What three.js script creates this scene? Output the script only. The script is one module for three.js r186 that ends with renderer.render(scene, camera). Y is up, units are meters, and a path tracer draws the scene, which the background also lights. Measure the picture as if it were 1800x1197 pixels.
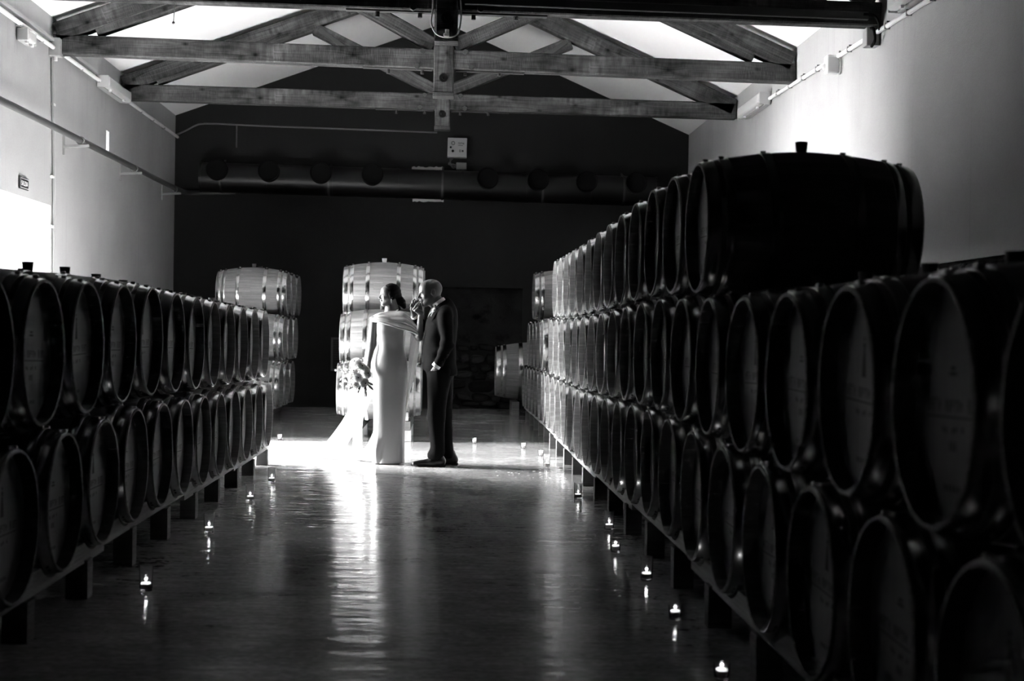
import * as THREE from 'three';
import { mergeGeometries, mergeVertices, toCreasedNormals } from 'three/addons/utils/BufferGeometryUtils.js';
import { RoundedBoxGeometry } from 'three/addons/geometries/RoundedBoxGeometry.js';
import { RectAreaLightUniformsLib } from 'three/addons/lights/RectAreaLightUniformsLib.js';

// ---------------------------------------------------------------- camera, sky, sun, doorway light, exposure
const scene = new THREE.Scene();
const renderer = new THREE.WebGLRenderer({ antialias: true });
renderer.toneMapping = THREE.LinearToneMapping;
renderer.toneMappingExposure = 4.8;
renderer.shadowMap.enabled = true;
RectAreaLightUniformsLib.init();

const camera = new THREE.PerspectiveCamera(THREE.MathUtils.radToDeg(2 * Math.atan(598.5 / 2600)), 1800 / 1197, 0.1, 200);
camera.position.set(0, 1.25, 0);
camera.rotation.order = 'YXZ';
camera.rotation.set(-0.005292, -0.044286, 0.015);
camera.focus = 13.6;
camera.userData.fStop = 3.2;
scene.add(camera);

scene.background = new THREE.Color(1, 1, 1);
scene.backgroundIntensity = 0.4;

const SUN_EL = 0.62, SUN_AZ = 0.0;
const sun = new THREE.DirectionalLight(0xffffff, 64);
sun.name = 'sun';
sun.position.set(-4.6 - 20 * Math.cos(SUN_EL) * Math.cos(SUN_AZ), 20 * Math.sin(SUN_EL), -15.2 + 20 * Math.cos(SUN_EL) * Math.sin(SUN_AZ));
sun.target.position.set(-4.6, 0, -15.2);
sun.castShadow = true;
sun.shadow.mapSize.set(2048, 2048);
Object.assign(sun.shadow.camera, { left: -6, right: 6, top: 6, bottom: -6, near: 1, far: 60 });
scene.add(sun, sun.target);

// daylight by which the doorway is lit from outside
const DOOR = { z0: -16.6, z1: -14.25, h: 2.58 };
const skyGap = (name, level, w, h, y, z) => {
  const l = new THREE.RectAreaLight(0xffffff, level, w, h); l.name = name;
  l.position.set(-13.9, y, z); l.lookAt(5, y, z); scene.add(l);
};
skyGap('alley_daylight', 88, 2.4, 3.2, 1.62, -15.3);           // low, down the alley between the outbuildings
skyGap('open_sky_daylight', 85, 8.0, 5.4, 5.9, -18.1);          // high, over the low roof of the farther one


// ---------------------------------------------------------------- helpers
let seed = 12345;
const rnd = () => { seed = (seed * 1664525 + 1013904223) >>> 0; return seed / 4294967296; };
const rr = (a, b) => a + (b - a) * rnd();
const V = (x, y, z) => new THREE.Vector3(x, y, z);
const lerp = (a, b, t) => a + (b - a) * t;
const sq = (v) => v * v;
const clamp = (x, a, b) => Math.min(b, Math.max(a, x));
const used = {};
function numbered(name) { const n = used[name] ?? 0; used[name] = n + 1; return n ? name + '_' + String(n).padStart(3, '0') : name; }
function tag(o, label, category, group, kind) {
  if (label) o.userData.label = label;
  if (category) o.userData.category = category;
  if (group) o.userData.group = group;
  if (kind) o.userData.kind = kind;
  return o;
}
function obj(name, g, m, parent) {
  const geo = Array.isArray(g) ? merge(g) : g;
  const o = new THREE.Mesh(geo, m);
  o.castShadow = o.receiveShadow = true;
  if (parent) { o.name = name; parent.add(o); } else { o.name = numbered(name); scene.add(o); }
  return o;
}
function merge(list) {
  const keep = list.map((g) => {
    let q = g.index ? g.toNonIndexed() : g;
    for (const k of Object.keys(q.attributes)) if (!['position', 'normal', 'uv'].includes(k)) q.deleteAttribute(k);
    if (!q.attributes.uv) q.setAttribute('uv', new THREE.BufferAttribute(new Float32Array(q.attributes.position.count * 2), 2));
    if (!q.attributes.normal) q.computeVertexNormals();
    return q;
  });
  return keep.length === 1 ? keep[0] : mergeGeometries(keep);
}
function thing(name, label, category, p = [0, 0, 0], group) {
  const o = new THREE.Group(); o.name = numbered(name); scene.add(o); o.position.set(...p);
  return tag(o, label, category, group);
}
function struct(name, g, m) { const o = obj(name, g, m); o.userData.kind = 'structure'; return o; }
const G = (v) => new THREE.Color().setRGB(v, v, v);      // linear grey: the photograph is black and white
const matte = (v, rough, extra = {}) => new THREE.MeshPhysicalMaterial({ color: G(v), roughness: rough, specularIntensity: 0.06, ...extra });   // flat paint, cloth, bare masonry
const mat = (v, rough = 0.8, extra = {}) => new THREE.MeshStandardMaterial({ color: G(v), roughness: rough, ...extra });
const phys = (v, rough, extra = {}) => new THREE.MeshPhysicalMaterial({ color: G(v), roughness: rough, ...extra });

// value noise that repeats every `n` cells
function noise2(n, sd) {
  const t = new Float32Array(n * n); let s = sd * 7919 + 17;
  for (let i = 0; i < t.length; i++) { s = (s * 1664525 + 1013904223) >>> 0; t[i] = s / 4294967296; }
  return (x, y) => {
    x = ((x % 1) + 1) % 1 * n; y = ((y % 1) + 1) % 1 * n;
    const i = Math.floor(x), j = Math.floor(y); let u = x - i, v = y - j; u = u * u * (3 - 2 * u); v = v * v * (3 - 2 * v);
    const i1 = (i + 1) % n, j1 = (j + 1) % n, i0 = i % n, j0 = j % n;
    return lerp(lerp(t[j0 * n + i0], t[j0 * n + i1], u), lerp(t[j1 * n + i0], t[j1 * n + i1], u), v);
  };
}
function fbm(n, oct, sd) {
  const f = []; for (let o = 0; o < oct; o++) f.push(noise2(n << o, sd + o));
  return (x, y) => { let s = 0, a = 0.5, w = 0; for (const g of f) { s += a * g(x, y); w += a; a *= 0.55; } return s / w; };
}
function dtex(w, h, fn, srgb, rx = 1, ry = 1) {
  const d = new Uint8Array(w * h * 4);
  for (let j = 0; j < h; j++) for (let i = 0; i < w; i++) {
    const c = clamp(Math.round(255 * fn(i / w, j / h)), 0, 255), k = 4 * (j * w + i);
    d[k] = d[k + 1] = d[k + 2] = c; d[k + 3] = 255;
  }
  const t = new THREE.DataTexture(d, w, h); t.wrapS = t.wrapT = THREE.RepeatWrapping;
  t.magFilter = THREE.LinearFilter; t.minFilter = THREE.LinearMipmapLinearFilter; t.generateMipmaps = true;
  if (srgb) t.colorSpace = THREE.SRGBColorSpace;
  t.repeat.set(rx, ry); t.needsUpdate = true; return t;
}
function btex(w, h, fn, rx = 1, ry = 1) {   // a relief map in floating point: no terraces
  const d = new Float32Array(w * h * 4);
  for (let j = 0; j < h; j++) for (let i = 0; i < w; i++) { const k = 4 * (j * w + i); d[k] = d[k + 1] = d[k + 2] = fn(i / w, j / h); d[k + 3] = 1; }
  const t = new THREE.DataTexture(d, w, h, THREE.RGBAFormat, THREE.FloatType); t.wrapS = t.wrapT = THREE.RepeatWrapping;
  t.magFilter = THREE.LinearFilter; t.minFilter = THREE.LinearFilter; t.repeat.set(rx, ry); t.needsUpdate = true; return t;
}
function ctex(w, h, draw) {
  const c = document.createElement('canvas'); c.width = w; c.height = h; draw(c.getContext('2d'), w, h);
  const t = new THREE.CanvasTexture(c); t.colorSpace = THREE.SRGBColorSpace; t.wrapS = t.wrapT = THREE.RepeatWrapping; return t;
}
// a prism along +x from 0 to L over a section [[y, z], ...]; uv in metres
function prism(sec, L) {
  const pos = [], uv = [], n = sec.length; let run = 0;
  for (let i = 0; i < n; i++) {
    const a = sec[i], b = sec[(i + 1) % n], w = Math.hypot(b[0] - a[0], b[1] - a[1]);
    const q = [[0, a, run], [L, a, run], [L, b, run + w], [0, a, run], [L, b, run + w], [0, b, run + w]];
    for (const [x, p, v] of q) { pos.push(x, p[0], p[1]); uv.push(x, v); }
    run += w;
  }
  for (const x of [0, L]) for (let i = 1; i < n - 1; i++) {
    const t = x ? [sec[0], sec[i + 1], sec[i]] : [sec[0], sec[i], sec[i + 1]];
    for (const p of t) { pos.push(x, p[0], p[1]); uv.push(p[1], p[0]); }
  }
  const g = new THREE.BufferGeometry();
  g.setAttribute('position', new THREE.Float32BufferAttribute(pos, 3)); g.setAttribute('uv', new THREE.Float32BufferAttribute(uv, 2));
  g.computeVertexNormals(); return g;
}
function rectSec(h, w, c = 0.008) {   // chamfered rectangle, y by z
  const a = h / 2, b = w / 2;
  return [[a, -b + c], [a, b - c], [a - c, b], [-a + c, b], [-a, b - c], [-a, -b + c], [-a + c, -b], [a - c, -b]];
}
function bar(p0, p1, h, w, c = 0.008, up = V(0, 1, 0)) {   // a squared timber from p0 to p1
  const d = p1.clone().sub(p0), L = d.length(), x = d.normalize(), z = x.clone().cross(up).normalize(), y = z.clone().cross(x);
  const g = prism(rectSec(h, w, c), L); g.applyMatrix4(new THREE.Matrix4().makeBasis(x, y, z).setPosition(p0)); return g;
}
function box(w, h, d, x = 0, y = 0, z = 0, c = 0.004) { const g = prism(rectSec(h, d, Math.min(c, h / 3, d / 3)), w); g.translate(x - w / 2, y, z); return g; }
function rbox(w, h, d, x, y, z, r = 0.01, s = 2) { const g = new RoundedBoxGeometry(w, h, d, s, r); g.translate(x, y, z); return g; }
function cyl(r0, r1, h, x, y, z, axis = 'y', seg = 24) {
  const g = new THREE.CylinderGeometry(r1, r0, h, seg);
  if (axis === 'x') g.rotateZ(-Math.PI / 2); if (axis === 'z') g.rotateX(Math.PI / 2);
  g.translate(x, y, z); return g;
}
function tube(pts, r, seg = 8, per = 6) { return new THREE.TubeGeometry(new THREE.CatmullRomCurve3(pts.map((p) => V(...p)), false, 'centripetal'), pts.length * per, r, seg, false); }
function pipe(pts, r, seg = 10) {   // straight runs
  const c = new THREE.CurvePath(); for (let i = 0; i + 1 < pts.length; i++) c.add(new THREE.LineCurve3(V(...pts[i]), V(...pts[i + 1])));
  return new THREE.TubeGeometry(c, Math.max(2, (pts.length - 1) * 4), r, seg, false);
}
function lathe(pts, seg = 32) { return new THREE.LatheGeometry(pts.map((p) => new THREE.Vector2(...p)), seg); }

// naive surface nets: a mesh of the zero level of f
function nets(f, lo, hi, h) {
  const n = [0, 1, 2].map((k) => Math.ceil((hi[k] - lo[k]) / h) + 1), [nx, ny, nz] = n, S = new Float32Array(nx * ny * nz);
  for (let k = 0, q = 0; k < nz; k++) for (let j = 0; j < ny; j++) for (let i = 0; i < nx; i++, q++) S[q] = f(lo[0] + i * h, lo[1] + j * h, lo[2] + k * h);
  const id = new Int32Array(nx * ny * nz).fill(-1), pos = [], idx = [], o = [0, 1, nx, nx + 1, nx * ny, nx * ny + 1, nx * ny + nx, nx * ny + nx + 1];
  const E = [[0, 1], [2, 3], [4, 5], [6, 7], [0, 2], [1, 3], [4, 6], [5, 7], [0, 4], [1, 5], [2, 6], [3, 7]];
  for (let k = 0; k < nz - 1; k++) for (let j = 0; j < ny - 1; j++) for (let i = 0; i < nx - 1; i++) {
    const q = (k * ny + j) * nx + i; let m = 0; for (let c = 0; c < 8; c++) if (S[q + o[c]] < 0) m |= 1 << c;
    if (m === 0 || m === 255) continue;
    let x = 0, y = 0, z = 0, w = 0;
    for (const [a, b] of E) {
      if (((m >> a) & 1) === ((m >> b) & 1)) continue;
      const sa = S[q + o[a]], sb = S[q + o[b]], t = sa / (sa - sb);
      x += lerp(a & 1, b & 1, t); y += lerp((a >> 1) & 1, (b >> 1) & 1, t); z += lerp((a >> 2) & 1, (b >> 2) & 1, t); w++;
    }
    id[q] = pos.length / 3; pos.push(lo[0] + (i + x / w) * h, lo[1] + (j + y / w) * h, lo[2] + (k + z / w) * h);
  }
  const quad = (a, b, c, d, flip) => { if (a < 0 || b < 0 || c < 0 || d < 0) return; flip ? idx.push(a, c, b, a, d, c) : idx.push(a, b, c, a, c, d); };
  for (let k = 1; k < nz - 1; k++) for (let j = 1; j < ny - 1; j++) for (let i = 1; i < nx - 1; i++) {
    const q = (k * ny + j) * nx + i, s = S[q] < 0;
    if (s !== S[q + 1] < 0) quad(id[q], id[q - nx], id[q - nx - nx * ny], id[q - nx * ny], s);
    if (s !== S[q + nx] < 0) quad(id[q], id[q - nx * ny], id[q - 1 - nx * ny], id[q - 1], s);
    if (s !== S[q + nx * ny] < 0) quad(id[q], id[q - 1], id[q - 1 - nx], id[q - nx], s);
  }
  const g = new THREE.BufferGeometry();
  g.setAttribute('position', new THREE.Float32BufferAttribute(pos, 3)); g.setIndex(idx);
  // make sure faces point outward
  g.computeVertexNormals();
  let vol = 0; for (let t = 0; t < idx.length; t += 3) {
    const a = idx[t] * 3, b = idx[t + 1] * 3, c = idx[t + 2] * 3;
    vol += pos[a] * (pos[b + 1] * pos[c + 2] - pos[b + 2] * pos[c + 1]) - pos[a + 1] * (pos[b] * pos[c + 2] - pos[b + 2] * pos[c]) + pos[a + 2] * (pos[b] * pos[c + 1] - pos[b + 1] * pos[c]);
  }
  if (vol < 0) { for (let t = 0; t < idx.length; t += 3) { const s = idx[t]; idx[t] = idx[t + 1]; idx[t + 1] = s; } g.setIndex(idx); g.computeVertexNormals(); }
  const uv = new Float32Array(pos.length / 3 * 2); for (let i = 0; i < pos.length / 3; i++) { uv[2 * i] = pos[3 * i] + pos[3 * i + 2]; uv[2 * i + 1] = pos[3 * i + 1]; }
  g.setAttribute('uv', new THREE.BufferAttribute(uv, 2));
  return g;
}
const cap = (a, b, ra, rb) => {
  const dx = b[0] - a[0], dy = b[1] - a[1], dz = b[2] - a[2], l2 = dx * dx + dy * dy + dz * dz || 1e-9;
  return (x, y, z) => { const px = x - a[0], py = y - a[1], pz = z - a[2], t = clamp((px * dx + py * dy + pz * dz) / l2, 0, 1); return Math.hypot(px - t * dx, py - t * dy, pz - t * dz) - (ra + (rb - ra) * t); };
};
const ell = (c, r) => (x, y, z) => {
  const a = (x - c[0]) / r[0], b = (y - c[1]) / r[1], d = (z - c[2]) / r[2], k0 = Math.hypot(a, b, d), k1 = Math.hypot(a / r[0], b / r[1], d / r[2]);
  return k1 < 1e-6 ? -Math.min(...r) : k0 * (k0 - 1) / k1;
};
const smin = (a, b, k) => { const h = Math.max(k - Math.abs(a - b), 0) / k; return Math.min(a, b) - h * h * k / 4; };
const join = (parts, k) => (x, y, z) => { let d = parts[0](x, y, z); for (let i = 1; i < parts.length; i++) d = smin(d, parts[i](x, y, z), k); return d; };
const less = (f, g, k) => (x, y, z) => -smin(-f(x, y, z), g(x, y, z), k);

// ---------------------------------------------------------------- textures and materials
const grain = (() => { const a = noise2(64, 1), b = noise2(256, 2), c = fbm(4, 4, 3); return (u, v) => 0.55 * a(u * 0.06, v) + 0.25 * b(u * 0.2, v) + 0.2 * c(u, v); })();
const woodMap = dtex(512, 512, (u, v) => 0.80 + 0.28 * (grain(u, v) - 0.5), true, 1, 1.6);
const woodBump = dtex(512, 512, (u, v) => grain(u, v), false, 1, 1.6);
const plast = fbm(6, 6, 21), plastFine = noise2(512, 33), drip = noise2(96, 40), dripY = noise2(8, 41);
const plasterBump = btex(1024, 1024, (u, v) => 0.85 * plast(u, v) + 0.15 * plastFine(u, v), 0.4, 0.4);
const plasterMap = dtex(1024, 1024, (u, v) => 0.93 + 0.10 * (plast(u, v) - 0.5) - 0.10 * Math.max(0, drip(u, v * 0.02) - 0.75) * dripY(u, v) * 2 + 0.03 * (plastFine(u, v) - 0.5), true, 0.25, 0.25);
const fA = fbm(5, 6, 51), fB = fbm(24, 4, 61), fC = noise2(400, 71);
const floorStain = (u, v) => fA(u, v);
const brush = noise2(512, 131), brushX = noise2(64, 132), speck = noise2(700, 133);
const floorMap = dtex(2048, 2048, (u, v) => 0.60 + 0.14 * (fA(u, v) - 0.5) + 0.16 * (fB(u, v) - 0.5) + 0.10 * (brush(u * 0.12, v) - 0.5) + 0.08 * (brush(u * 0.5 + 0.3, v * 0.9) - 0.5) + 0.10 * (fC(u, v) - 0.5) - (speck(u, v) > 0.985 ? 0.2 : 0), true, 0.16, 0.16);
const floorRough = dtex(1024, 1024, (u, v) => 0.07 + 0.09 * fB(u, v) + 0.05 * brush(u * 0.12, v), false, 0.16, 0.16);
const wv = fbm(8, 5, 81), wv2 = fbm(30, 3, 91);
const floorBump = btex(1024, 1024, (u, v) => 0.55 * wv(u, v * 4) + 0.45 * wv2(u, v * 3), 0.2, 0.2);
const knots = [[0.12, 0.3], [0.31, 0.7], [0.47, 0.22], [0.66, 0.6], [0.83, 0.4], [0.93, 0.8]];
const saw = noise2(128, 101), sawFine = noise2(512, 103), bg = noise2(48, 102), bfb = fbm(4, 5, 104);
const beamTone = (u, v) => {
  let w = v; let k = 0; for (const [a, b] of knots) { const d = Math.hypot((u - a) * 12, (v - b) * 3); w += 0.06 * Math.exp(-d * d * 3) * (v > b ? 1 : -1); k += Math.exp(-d * d * 70); }
  return 0.56 + 0.16 * (bg(u * 0.08, w) - 0.5) + 0.22 * (saw(u * 0.6, v * 0.03) - 0.5) * Math.max(0, 3 * bfb(u, v) - 0.9) + 0.08 * (sawFine(u, v * 0.02) - 0.5) + 0.55 * (bfb(u * 2, w) - 0.5) - 0.26 * Math.min(1, k);
};
const beamMap = dtex(2048, 256, beamTone, true, 0.35, 2.2);
const beamBump = dtex(2048, 256, (u, v) => 0.5 * beamTone(u, v) + 0.5 * sawFine(u, v * 0.02), false, 0.35, 2.2);
const stoneT = fbm(6, 6, 111), stoneMap = dtex(512, 512, (u, v) => 0.5 + 0.5 * (stoneT(u, v) - 0.45), true, 1.2, 1.2), stoneBump = dtex(512, 512, stoneT, false, 1.5, 1.5);
const roughMap = dtex(1024, 1024, (u, v) => 0.55 + 0.45 * (plast(u, v) - 0.5) - 0.45 * Math.max(0, plast(u * 2, v * 2) - 0.62) * 3 + 0.08 * (plastFine(u, v) - 0.5), true, 0.5, 0.5);

function headPrint(kind) {
  return ctex(512, 512, (c, w) => {
    c.fillStyle = '#c6c6c6'; c.fillRect(0, 0, w, w);
    for (let i = 0; i < 1400; i++) { const t = 0.5 + 0.5 * Math.sin(i * 12.9898) , x = (i * 73.13) % w; c.strokeStyle = `rgba(${t > 0.5 ? 235 : 70},${t > 0.5 ? 235 : 70},${t > 0.5 ? 235 : 70},0.07)`; c.beginPath(); c.moveTo(x, (i * 31.7) % w); c.lineTo(x + 1.5, ((i * 31.7) % w) + 120); c.stroke(); }
    for (let k = 1; k < 8; k++) { c.strokeStyle = 'rgba(60,60,60,0.35)'; c.lineWidth = 1.6; c.beginPath(); c.moveTo(k * 64 + 3, 0); c.lineTo(k * 64, w); c.stroke(); }
    c.fillStyle = 'rgba(34,34,34,0.82)';
    if (kind === 0) {           // a slim tower-like stamp above a band of branded characters
      c.fillRect(250, 118, 12, 10); c.fillRect(246, 134, 20, 14);
      c.beginPath(); c.moveTo(249, 150); c.lineTo(263, 150); c.lineTo(276, 222); c.lineTo(236, 222); c.fill();
    } else { c.fillRect(232, 190, 48, 7); c.fillRect(240, 178, 32, 7); }
    let x = 96; for (let i = 0; x < 416; i++) { const ww = 10 + ((i * 37) % 13), hh = 24 + ((i * 53) % 9); if (i % 6 !== 4) { c.fillRect(x, 262 - hh / 2, 5, hh); if (i % 3) c.fillRect(x, 262 - hh / 2, ww, 4); if (i % 2) c.fillRect(x, 258, ww - 2, 4); if (i % 5 !== 2) c.fillRect(x + ww - 4, 262 - hh / 2, 4, hh); } x += ww + 6; }
    c.fillRect(90, 284, 330, 4);
    for (let i = 0; i < 7; i++) if (i % 3 !== 2) c.fillRect(190 + i * 20, 306 + (i % 2) * 3, 12, 12);
    for (let i = 0; i < 5; i++) c.fillRect(206 + i * 22, 430, 12, 14);
    if (kind === 1) for (let i = 0; i < 3; i++) { c.fillRect(236 + i * 16, 338, 9, 20); }
  });
}
const M = {
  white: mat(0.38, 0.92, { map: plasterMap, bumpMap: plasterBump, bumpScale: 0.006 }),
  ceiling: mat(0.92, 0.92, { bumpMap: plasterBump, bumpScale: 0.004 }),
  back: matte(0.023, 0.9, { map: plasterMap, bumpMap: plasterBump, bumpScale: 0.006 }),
  recess: matte(0.06, 0.95, { map: roughMap, bumpMap: plasterBump, bumpScale: 0.015 }),
  floor: phys(1, 1, { ior: 1.5, map: floorMap, roughnessMap: floorRough, bumpMap: floorBump, bumpScale: 0.005 }),
  beam: matte(0.19, 0.8, { map: beamMap, bumpMap: beamBump, bumpScale: 0.004 }),
  steel: mat(0.06, 0.55, { metalness: 0.6 }),
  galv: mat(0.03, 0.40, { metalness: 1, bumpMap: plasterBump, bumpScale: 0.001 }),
  hoop: mat(0.36, 0.22, { metalness: 1 }),
  pvc: mat(0.62, 0.5), pvcDark: mat(0.25, 0.5), darkPipe: mat(0.04, 0.45), black: matte(0.006, 0.7),
  rail: mat(0.42, 0.75, { map: woodMap, bumpMap: woodBump, bumpScale: 0.002 }),
  post: mat(0.2, 0.8, { map: woodMap, bumpMap: woodBump, bumpScale: 0.002 }),
  bung: mat(0.05, 0.5),
  bungPale: mat(0.6, 0.5), cap: mat(0.4, 0.5),
};
const STAVE = [0.22, 0.265, 0.24, 0.29].map((v) => mat(v, 0.62, { map: woodMap, bumpMap: woodBump, bumpScale: 0.0015 }));
const HEAD = [0, 1].map((k) => new THREE.MeshStandardMaterial({ color: G(0.48), map: headPrint(k), roughness: 0.7, bumpMap: woodBump, bumpScale: 0.001 }));

// ---------------------------------------------------------------- the room
const XL = -4.4, XR = 3.9, ZB = -24, ZF = 5, EL = 4.66, ER = 4.52, RX = -0.1, RY = 6.25, T = 0.45;
function metresUV(g, sx = 1, sy = 1) {   // box mapping in metres
  const q = g.index ? g.toNonIndexed() : g; q.computeVertexNormals();
  const p = q.attributes.position, n = q.attributes.normal, uv = new Float32Array(p.count * 2);
  for (let i = 0; i < p.count; i++) {
    const a = Math.abs(n.getX(i)), b = Math.abs(n.getY(i)), c = Math.abs(n.getZ(i));
    const [u, v] = a > b && a > c ? [p.getZ(i), p.getY(i)] : b > c ? [p.getX(i), p.getZ(i)] : [p.getX(i), p.getY(i)];
    uv[2 * i] = u * sx; uv[2 * i + 1] = v * sy;
  }
  q.setAttribute('uv', new THREE.BufferAttribute(uv, 2)); return q;
}
const slab = (x0, x1, y0, y1, z0, z1) => { const g = new THREE.BoxGeometry(x1 - x0, y1 - y0, z1 - z0); g.translate((x0 + x1) / 2, (y0 + y1) / 2, (z0 + z1) / 2); return metresUV(g); };
function sheetWall(outline, holes, depth) {   // [[s, y], ...] pushed to a thickness
  const sh = new THREE.Shape(outline.map((p) => new THREE.Vector2(...p)));
  for (const h of holes) sh.holes.push(new THREE.Path(h.map((p) => new THREE.Vector2(...p))));
  return new THREE.ExtrudeGeometry(sh, { depth, bevelEnabled: false });
}
const rect = (a, b, c, d) => [[a, b], [c, b], [c, d], [a, d]];
struct('floor', slab(XL - T, XR + T, -0.2, 0, ZB - T, ZF + T), M.floor);
{
  const g = sheetWall([[-ZF - T, 1.75], [-DOOR.z1, 1.75], [-DOOR.z1, DOOR.h], [-DOOR.z0, DOOR.h], [-DOOR.z0, 1.75], [-ZB + T, 1.75], [-ZB + T, EL + 0.25], [-ZF - T, EL + 0.25]], [rect(19.2, 3.42, 19.38, 3.77)], T);
  g.rotateY(Math.PI / 2); g.translate(XL - T, 0, 0);
  struct('wall_left', metresUV(g), M.white);
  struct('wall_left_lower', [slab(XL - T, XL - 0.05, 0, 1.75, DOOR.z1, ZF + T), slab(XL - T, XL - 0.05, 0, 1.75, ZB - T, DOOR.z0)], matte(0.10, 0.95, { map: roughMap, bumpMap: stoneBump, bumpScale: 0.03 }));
  // shallow plaster frame round the slit
  const w = struct('window_1', [slab(XL - 0.31, XL - 0.27, 3.42, 3.44, -19.38, -19.2), slab(XL - 0.31, XL - 0.27, 3.75, 3.77, -19.38, -19.2)], M.white);
  const pane = obj('pane', slab(XL - 0.30, XL - 0.295, 3.44, 3.75, -19.38, -19.2), phys(0.9, 0.95, { transmission: 0.6, thickness: 0 }), w);
}
{
  const g = sheetWall(rect(-ZF - T, 1.85, -ZB + T, ER + 0.25), [], T);
  g.rotateY(Math.PI / 2); g.translate(XR, 0, 0);
  struct('wall_right', metresUV(g), M.white);
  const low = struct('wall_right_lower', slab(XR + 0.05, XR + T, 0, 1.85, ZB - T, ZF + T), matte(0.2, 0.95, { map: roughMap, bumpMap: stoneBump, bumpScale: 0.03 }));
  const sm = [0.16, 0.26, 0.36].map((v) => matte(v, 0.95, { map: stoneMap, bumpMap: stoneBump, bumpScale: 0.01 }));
  for (let row = 0; row < 2; row++) for (let z = -12.6; z < -8.4;) {   // rubble just under the plaster edge
    const w = rr(0.16, 0.42), h = rr(0.12, 0.19), g2 = rbox(0.11, h, w - 0.03, XR + 0.055, 1.74 - row * 0.21 + rr(-0.015, 0.015), z + w / 2, 0.035, 3);
    obj('stone', g2, sm[Math.floor(rnd() * 3)], low); z += w;
  }
}
const gable = [[XL - T, 0], [XR + T, 0], [XR + T, ER + 0.2], [RX, RY + 0.18], [XL - T, EL + 0.2]];
{
  const P = [-0.13, 1.23, 1.972];   // recessed panel of old masonry
  const front = sheetWall(gable, [rect(P[0], 0.0005, P[1], P[2])], 0.10); front.translate(0, 0, ZB - 0.10);
  const rear = sheetWall(gable, [], T); rear.translate(0, 0, ZB - T - 0.12);
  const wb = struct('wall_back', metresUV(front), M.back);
  obj('old_masonry', metresUV(rear), M.recess, wb);
  const sm = [0.05, 0.07, 0.09, 0.12].map((v) => matte(v, 0.95, { map: stoneMap, bumpMap: stoneBump, bumpScale: 0.012 }));
  const rows = [[0.0, 0.13], [0.12, 0.14], [0.25, 0.24], [0.48, 0.12], [0.60, 0.14], [0.74, 0.18], [0.92, 0.11]];
  for (const [y, h] of rows) for (let x = P[0] + 0.03; x < P[1] - 0.08;) {
    let w = rr(0.12, 0.34); if (h > 0.19) w = rr(0.3, 0.5); w = Math.min(w, P[1] - x - 0.02);
    if (w < 0.06) break;
    const g = new THREE.IcosahedronGeometry(1, 2), p = g.attributes.position;
    const a = rnd() * 9;
    for (let i = 0; i < p.count; i++) {
      const x0 = p.getX(i), y0 = p.getY(i), z0 = p.getZ(i), k = 1 + 0.10 * Math.sin(3 * x0 + a) * Math.cos(4 * y0 + a), s = (v) => Math.sign(v) * Math.pow(Math.abs(v), 0.62);
      p.setXYZ(i, s(x0) * w * 0.47 * k, s(y0) * h * 0.47 * k, z0 * 0.05);
    }
    const hs = rr(0.75, 1.12); g.scale(1, hs, 1); g.rotateZ(rr(-0.14, 0.14)); g.translate(x + w / 2, y + h / 2 + rr(-0.03, 0.03), ZB - 0.115 - (rnd() < 0.25 ? 0.02 : 0));
    obj('stone', toCreasedNormals(g, 0.6), sm[Math.floor(rnd() * 4)], wb); x += w;
  }
  // bare chalky plaster scars above and below the duct
  for (const [x0, x1, y, h] of [[-0.58, -0.08, 3.372, 0.055], [-0.60, -0.10, 3.885, 0.05]]) {
    const pts = []; for (let i = 0; i <= 14; i++) pts.push([lerp(x0, x1, i / 14), y + h * (0.5 + rr(-0.2, 0.25))]);
    for (let i = 14; i >= 0; i--) pts.push([lerp(x0, x1, i / 14), y - h * (0.35 + rr(-0.1, 0.2))]);
    const g = sheetWall(pts, [], 0.006); g.translate(0, 0, ZB - 0.001); obj('plaster_patch', metresUV(g), mat(0.5, 0.95, { bumpMap: plasterBump, bumpScale: 0.01 }), wb);
  }
}
struct('wall_front', slab(XL - T, XR + T, 0, RY + 0.3, ZF, ZF + T), matte(0.03, 0.95, { bumpMap: plasterBump, bumpScale: 0.006 }));
{
  const th = 0.16;
  const side = (xa, ya, xb, yb, za, zb) => { const g = sheetWall([[xa, ya], [xb, yb], [xb, yb + th], [xa, ya + th]], [], zb - za); g.translate(0, 0, za); return metresUV(g); };
  const both = (za, zb, sl = (RY - EL) / (RX - XL), sr = (RY - ER) / (XR - RX)) => [side(XL - T - 0.2, EL - sl * (T + 0.2), RX, RY, za, zb), side(RX, RY, XR + T + 0.2, ER - sr * (T + 0.2), za, zb)];
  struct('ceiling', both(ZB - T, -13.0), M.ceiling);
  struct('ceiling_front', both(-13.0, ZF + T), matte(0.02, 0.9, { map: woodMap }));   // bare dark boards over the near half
}
// the yard outside the doorway and a sunlit rendered house across it
struct('yard_ground', slab(-40, XL - T, -0.25, -0.02, -40, 12), mat(0.25, 0.95, { bumpMap: stoneBump, bumpScale: 0.01 }));
struct('yard_wall', slab(-30.4, -30, 0, 3.4, -36, 8), mat(0.6, 0.95, { map: plasterMap }));
// the alley between two outbuildings by which the light comes in
struct('alley_wall_far', slab(-14, XL - T, 0, 2.1, -18.3, -17.9), mat(0.08, 0.95, { bumpMap: stoneBump, bumpScale: 0.02 }));
struct('alley_wall_near', slab(-14, XL - T, 0, 4.6, -11.8, -11.4), mat(0.08, 0.95, { bumpMap: stoneBump, bumpScale: 0.02 }));

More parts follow.
